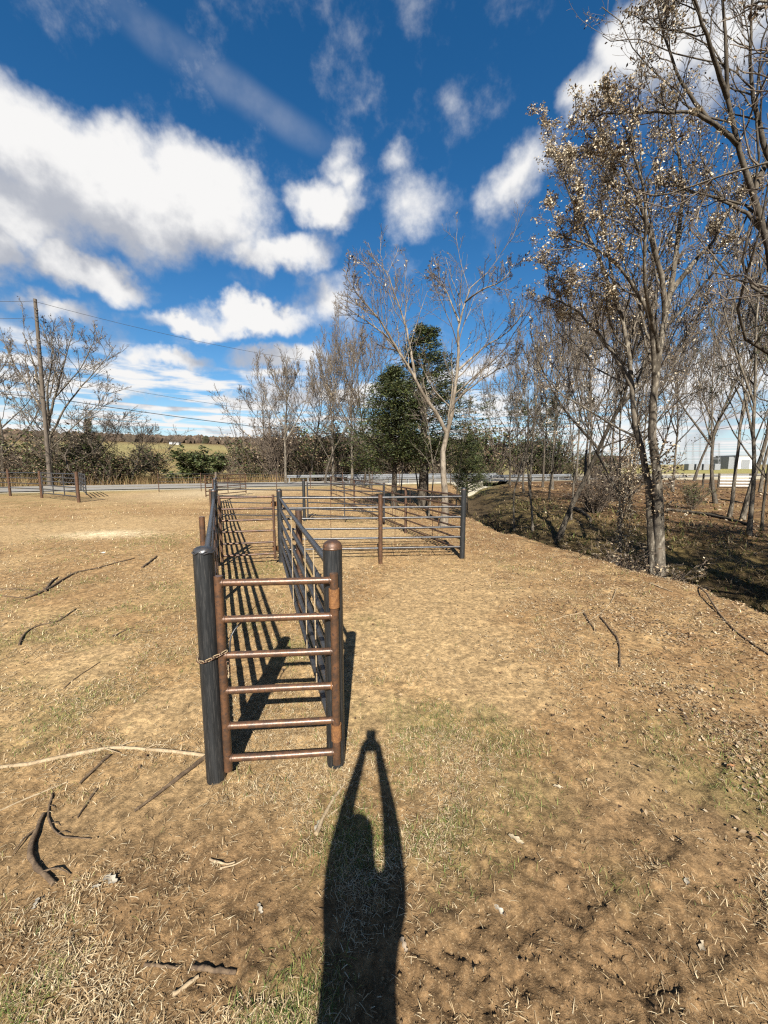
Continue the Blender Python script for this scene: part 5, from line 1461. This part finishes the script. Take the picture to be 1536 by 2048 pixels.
# ------------------------------------------------------------------ the photographer, whose shadow lies on the ground
def build_person():
    bx_, by_ = -.03, -.40
    V, Rv, E = [], [], []
    def v(x, y, z, rx, ry=None):
        V.append((x + bx_, y + by_, z)); Rv.append((rx, ry or rx)); return len(V) - 1
    def e(a, b): E.append((a, b))
    pel = v(-.02, 0, .93, .16, .12); ab = v(-.016, .01, 1.06, .155, .115); ch = v(-.01, .02, 1.22, .145, .115); up2 = v(0, .015, 1.34, .12, .095); nk = v(-.015, .02, 1.43, .075)
    hd1 = v(-.03, .045, 1.51, .085, .085); hd2 = v(-.035, .045, 1.585, .084, .088); hd3 = v(-.03, .04, 1.635, .045)
    for a, b_ in ((pel, ab), (ab, ch), (ch, up2), (up2, nk), (nk, hd1), (hd1, hd2), (hd2, hd3)): e(a, b_)
    for sgn in (-1, 1):
        hip = v(.085 * sgn, 0, .86, .085); kn = v(.095 * sgn, .02, .48, .058); an = v(.1 * sgn, -.01, .1, .042); to = v(.12 * sgn, .16, .045, .036)
        e(pel, hip); e(hip, kn); e(kn, an); e(an, to)
        s_ = v(.145 * sgn, .03, 1.37, .062); el_ = v(.115 * sgn + .01, .225, 1.53, .042); wr = v(.055 * sgn + .02, .33, 1.735, .028)
        pm = v(.048 * sgn + .02, .352, 1.785, .024, .02)
        e(up2, s_); e(s_, el_); e(el_, wr); e(wr, pm)
        for k in range(4):
            k1 = v((.046 - .002 * k) * sgn + .02, .348 - .004 * k, 1.80 + .013 * k, .0085); k2 = v(.036 * sgn + .02, .330, 1.805 + .013 * k, .008); k3 = v(.016 * sgn + .02, .328, 1.808 + .012 * k, .007)
            e(pm, k1); e(k1, k2); e(k2, k3)
        t1 = v(.040 * sgn + .02, .372, 1.795, .009); t2 = v(.026 * sgn + .02, .372, 1.815, .008); e(pm, t1); e(t1, t2)
    me = bpy.data.meshes.new('person'); me.from_pydata(V, E, []); me.update()
    o = link_obj('person', me, M_CLOTH)
    md = o.modifiers.new('skin', 'SKIN')
    lay = me.skin_vertices[0].data if me.skin_vertices else None
    if lay is None:
        bpy.context.view_layer.objects.active = o; bpy.ops.mesh.customdata_skin_add(); lay = me.skin_vertices[0].data
    for i, r_ in enumerate(Rv): lay[i].radius = r_; lay[i].use_root = (i == 0)
    md.use_smooth_shade = True
    s = o.modifiers.new('subsurf', 'SUBSURF'); s.levels = 1; s.render_levels = 2
    tag(o, 'person behind the camera with both arms raised, seen as the long shadow on the ground', 'person')
    ph = link_obj('phone', box_mesh('phone', (-.036, -.004, -.075), (.036, .004, .075), .003), M_PHONE)
    ph.location = (bx_ + .02, -.052, 1.832); ph.rotation_euler = (-PITCH, 0, 0)
    tag(ph, 'phone held up in both raised hands at the tip of the shadow', 'phone')
build_person()
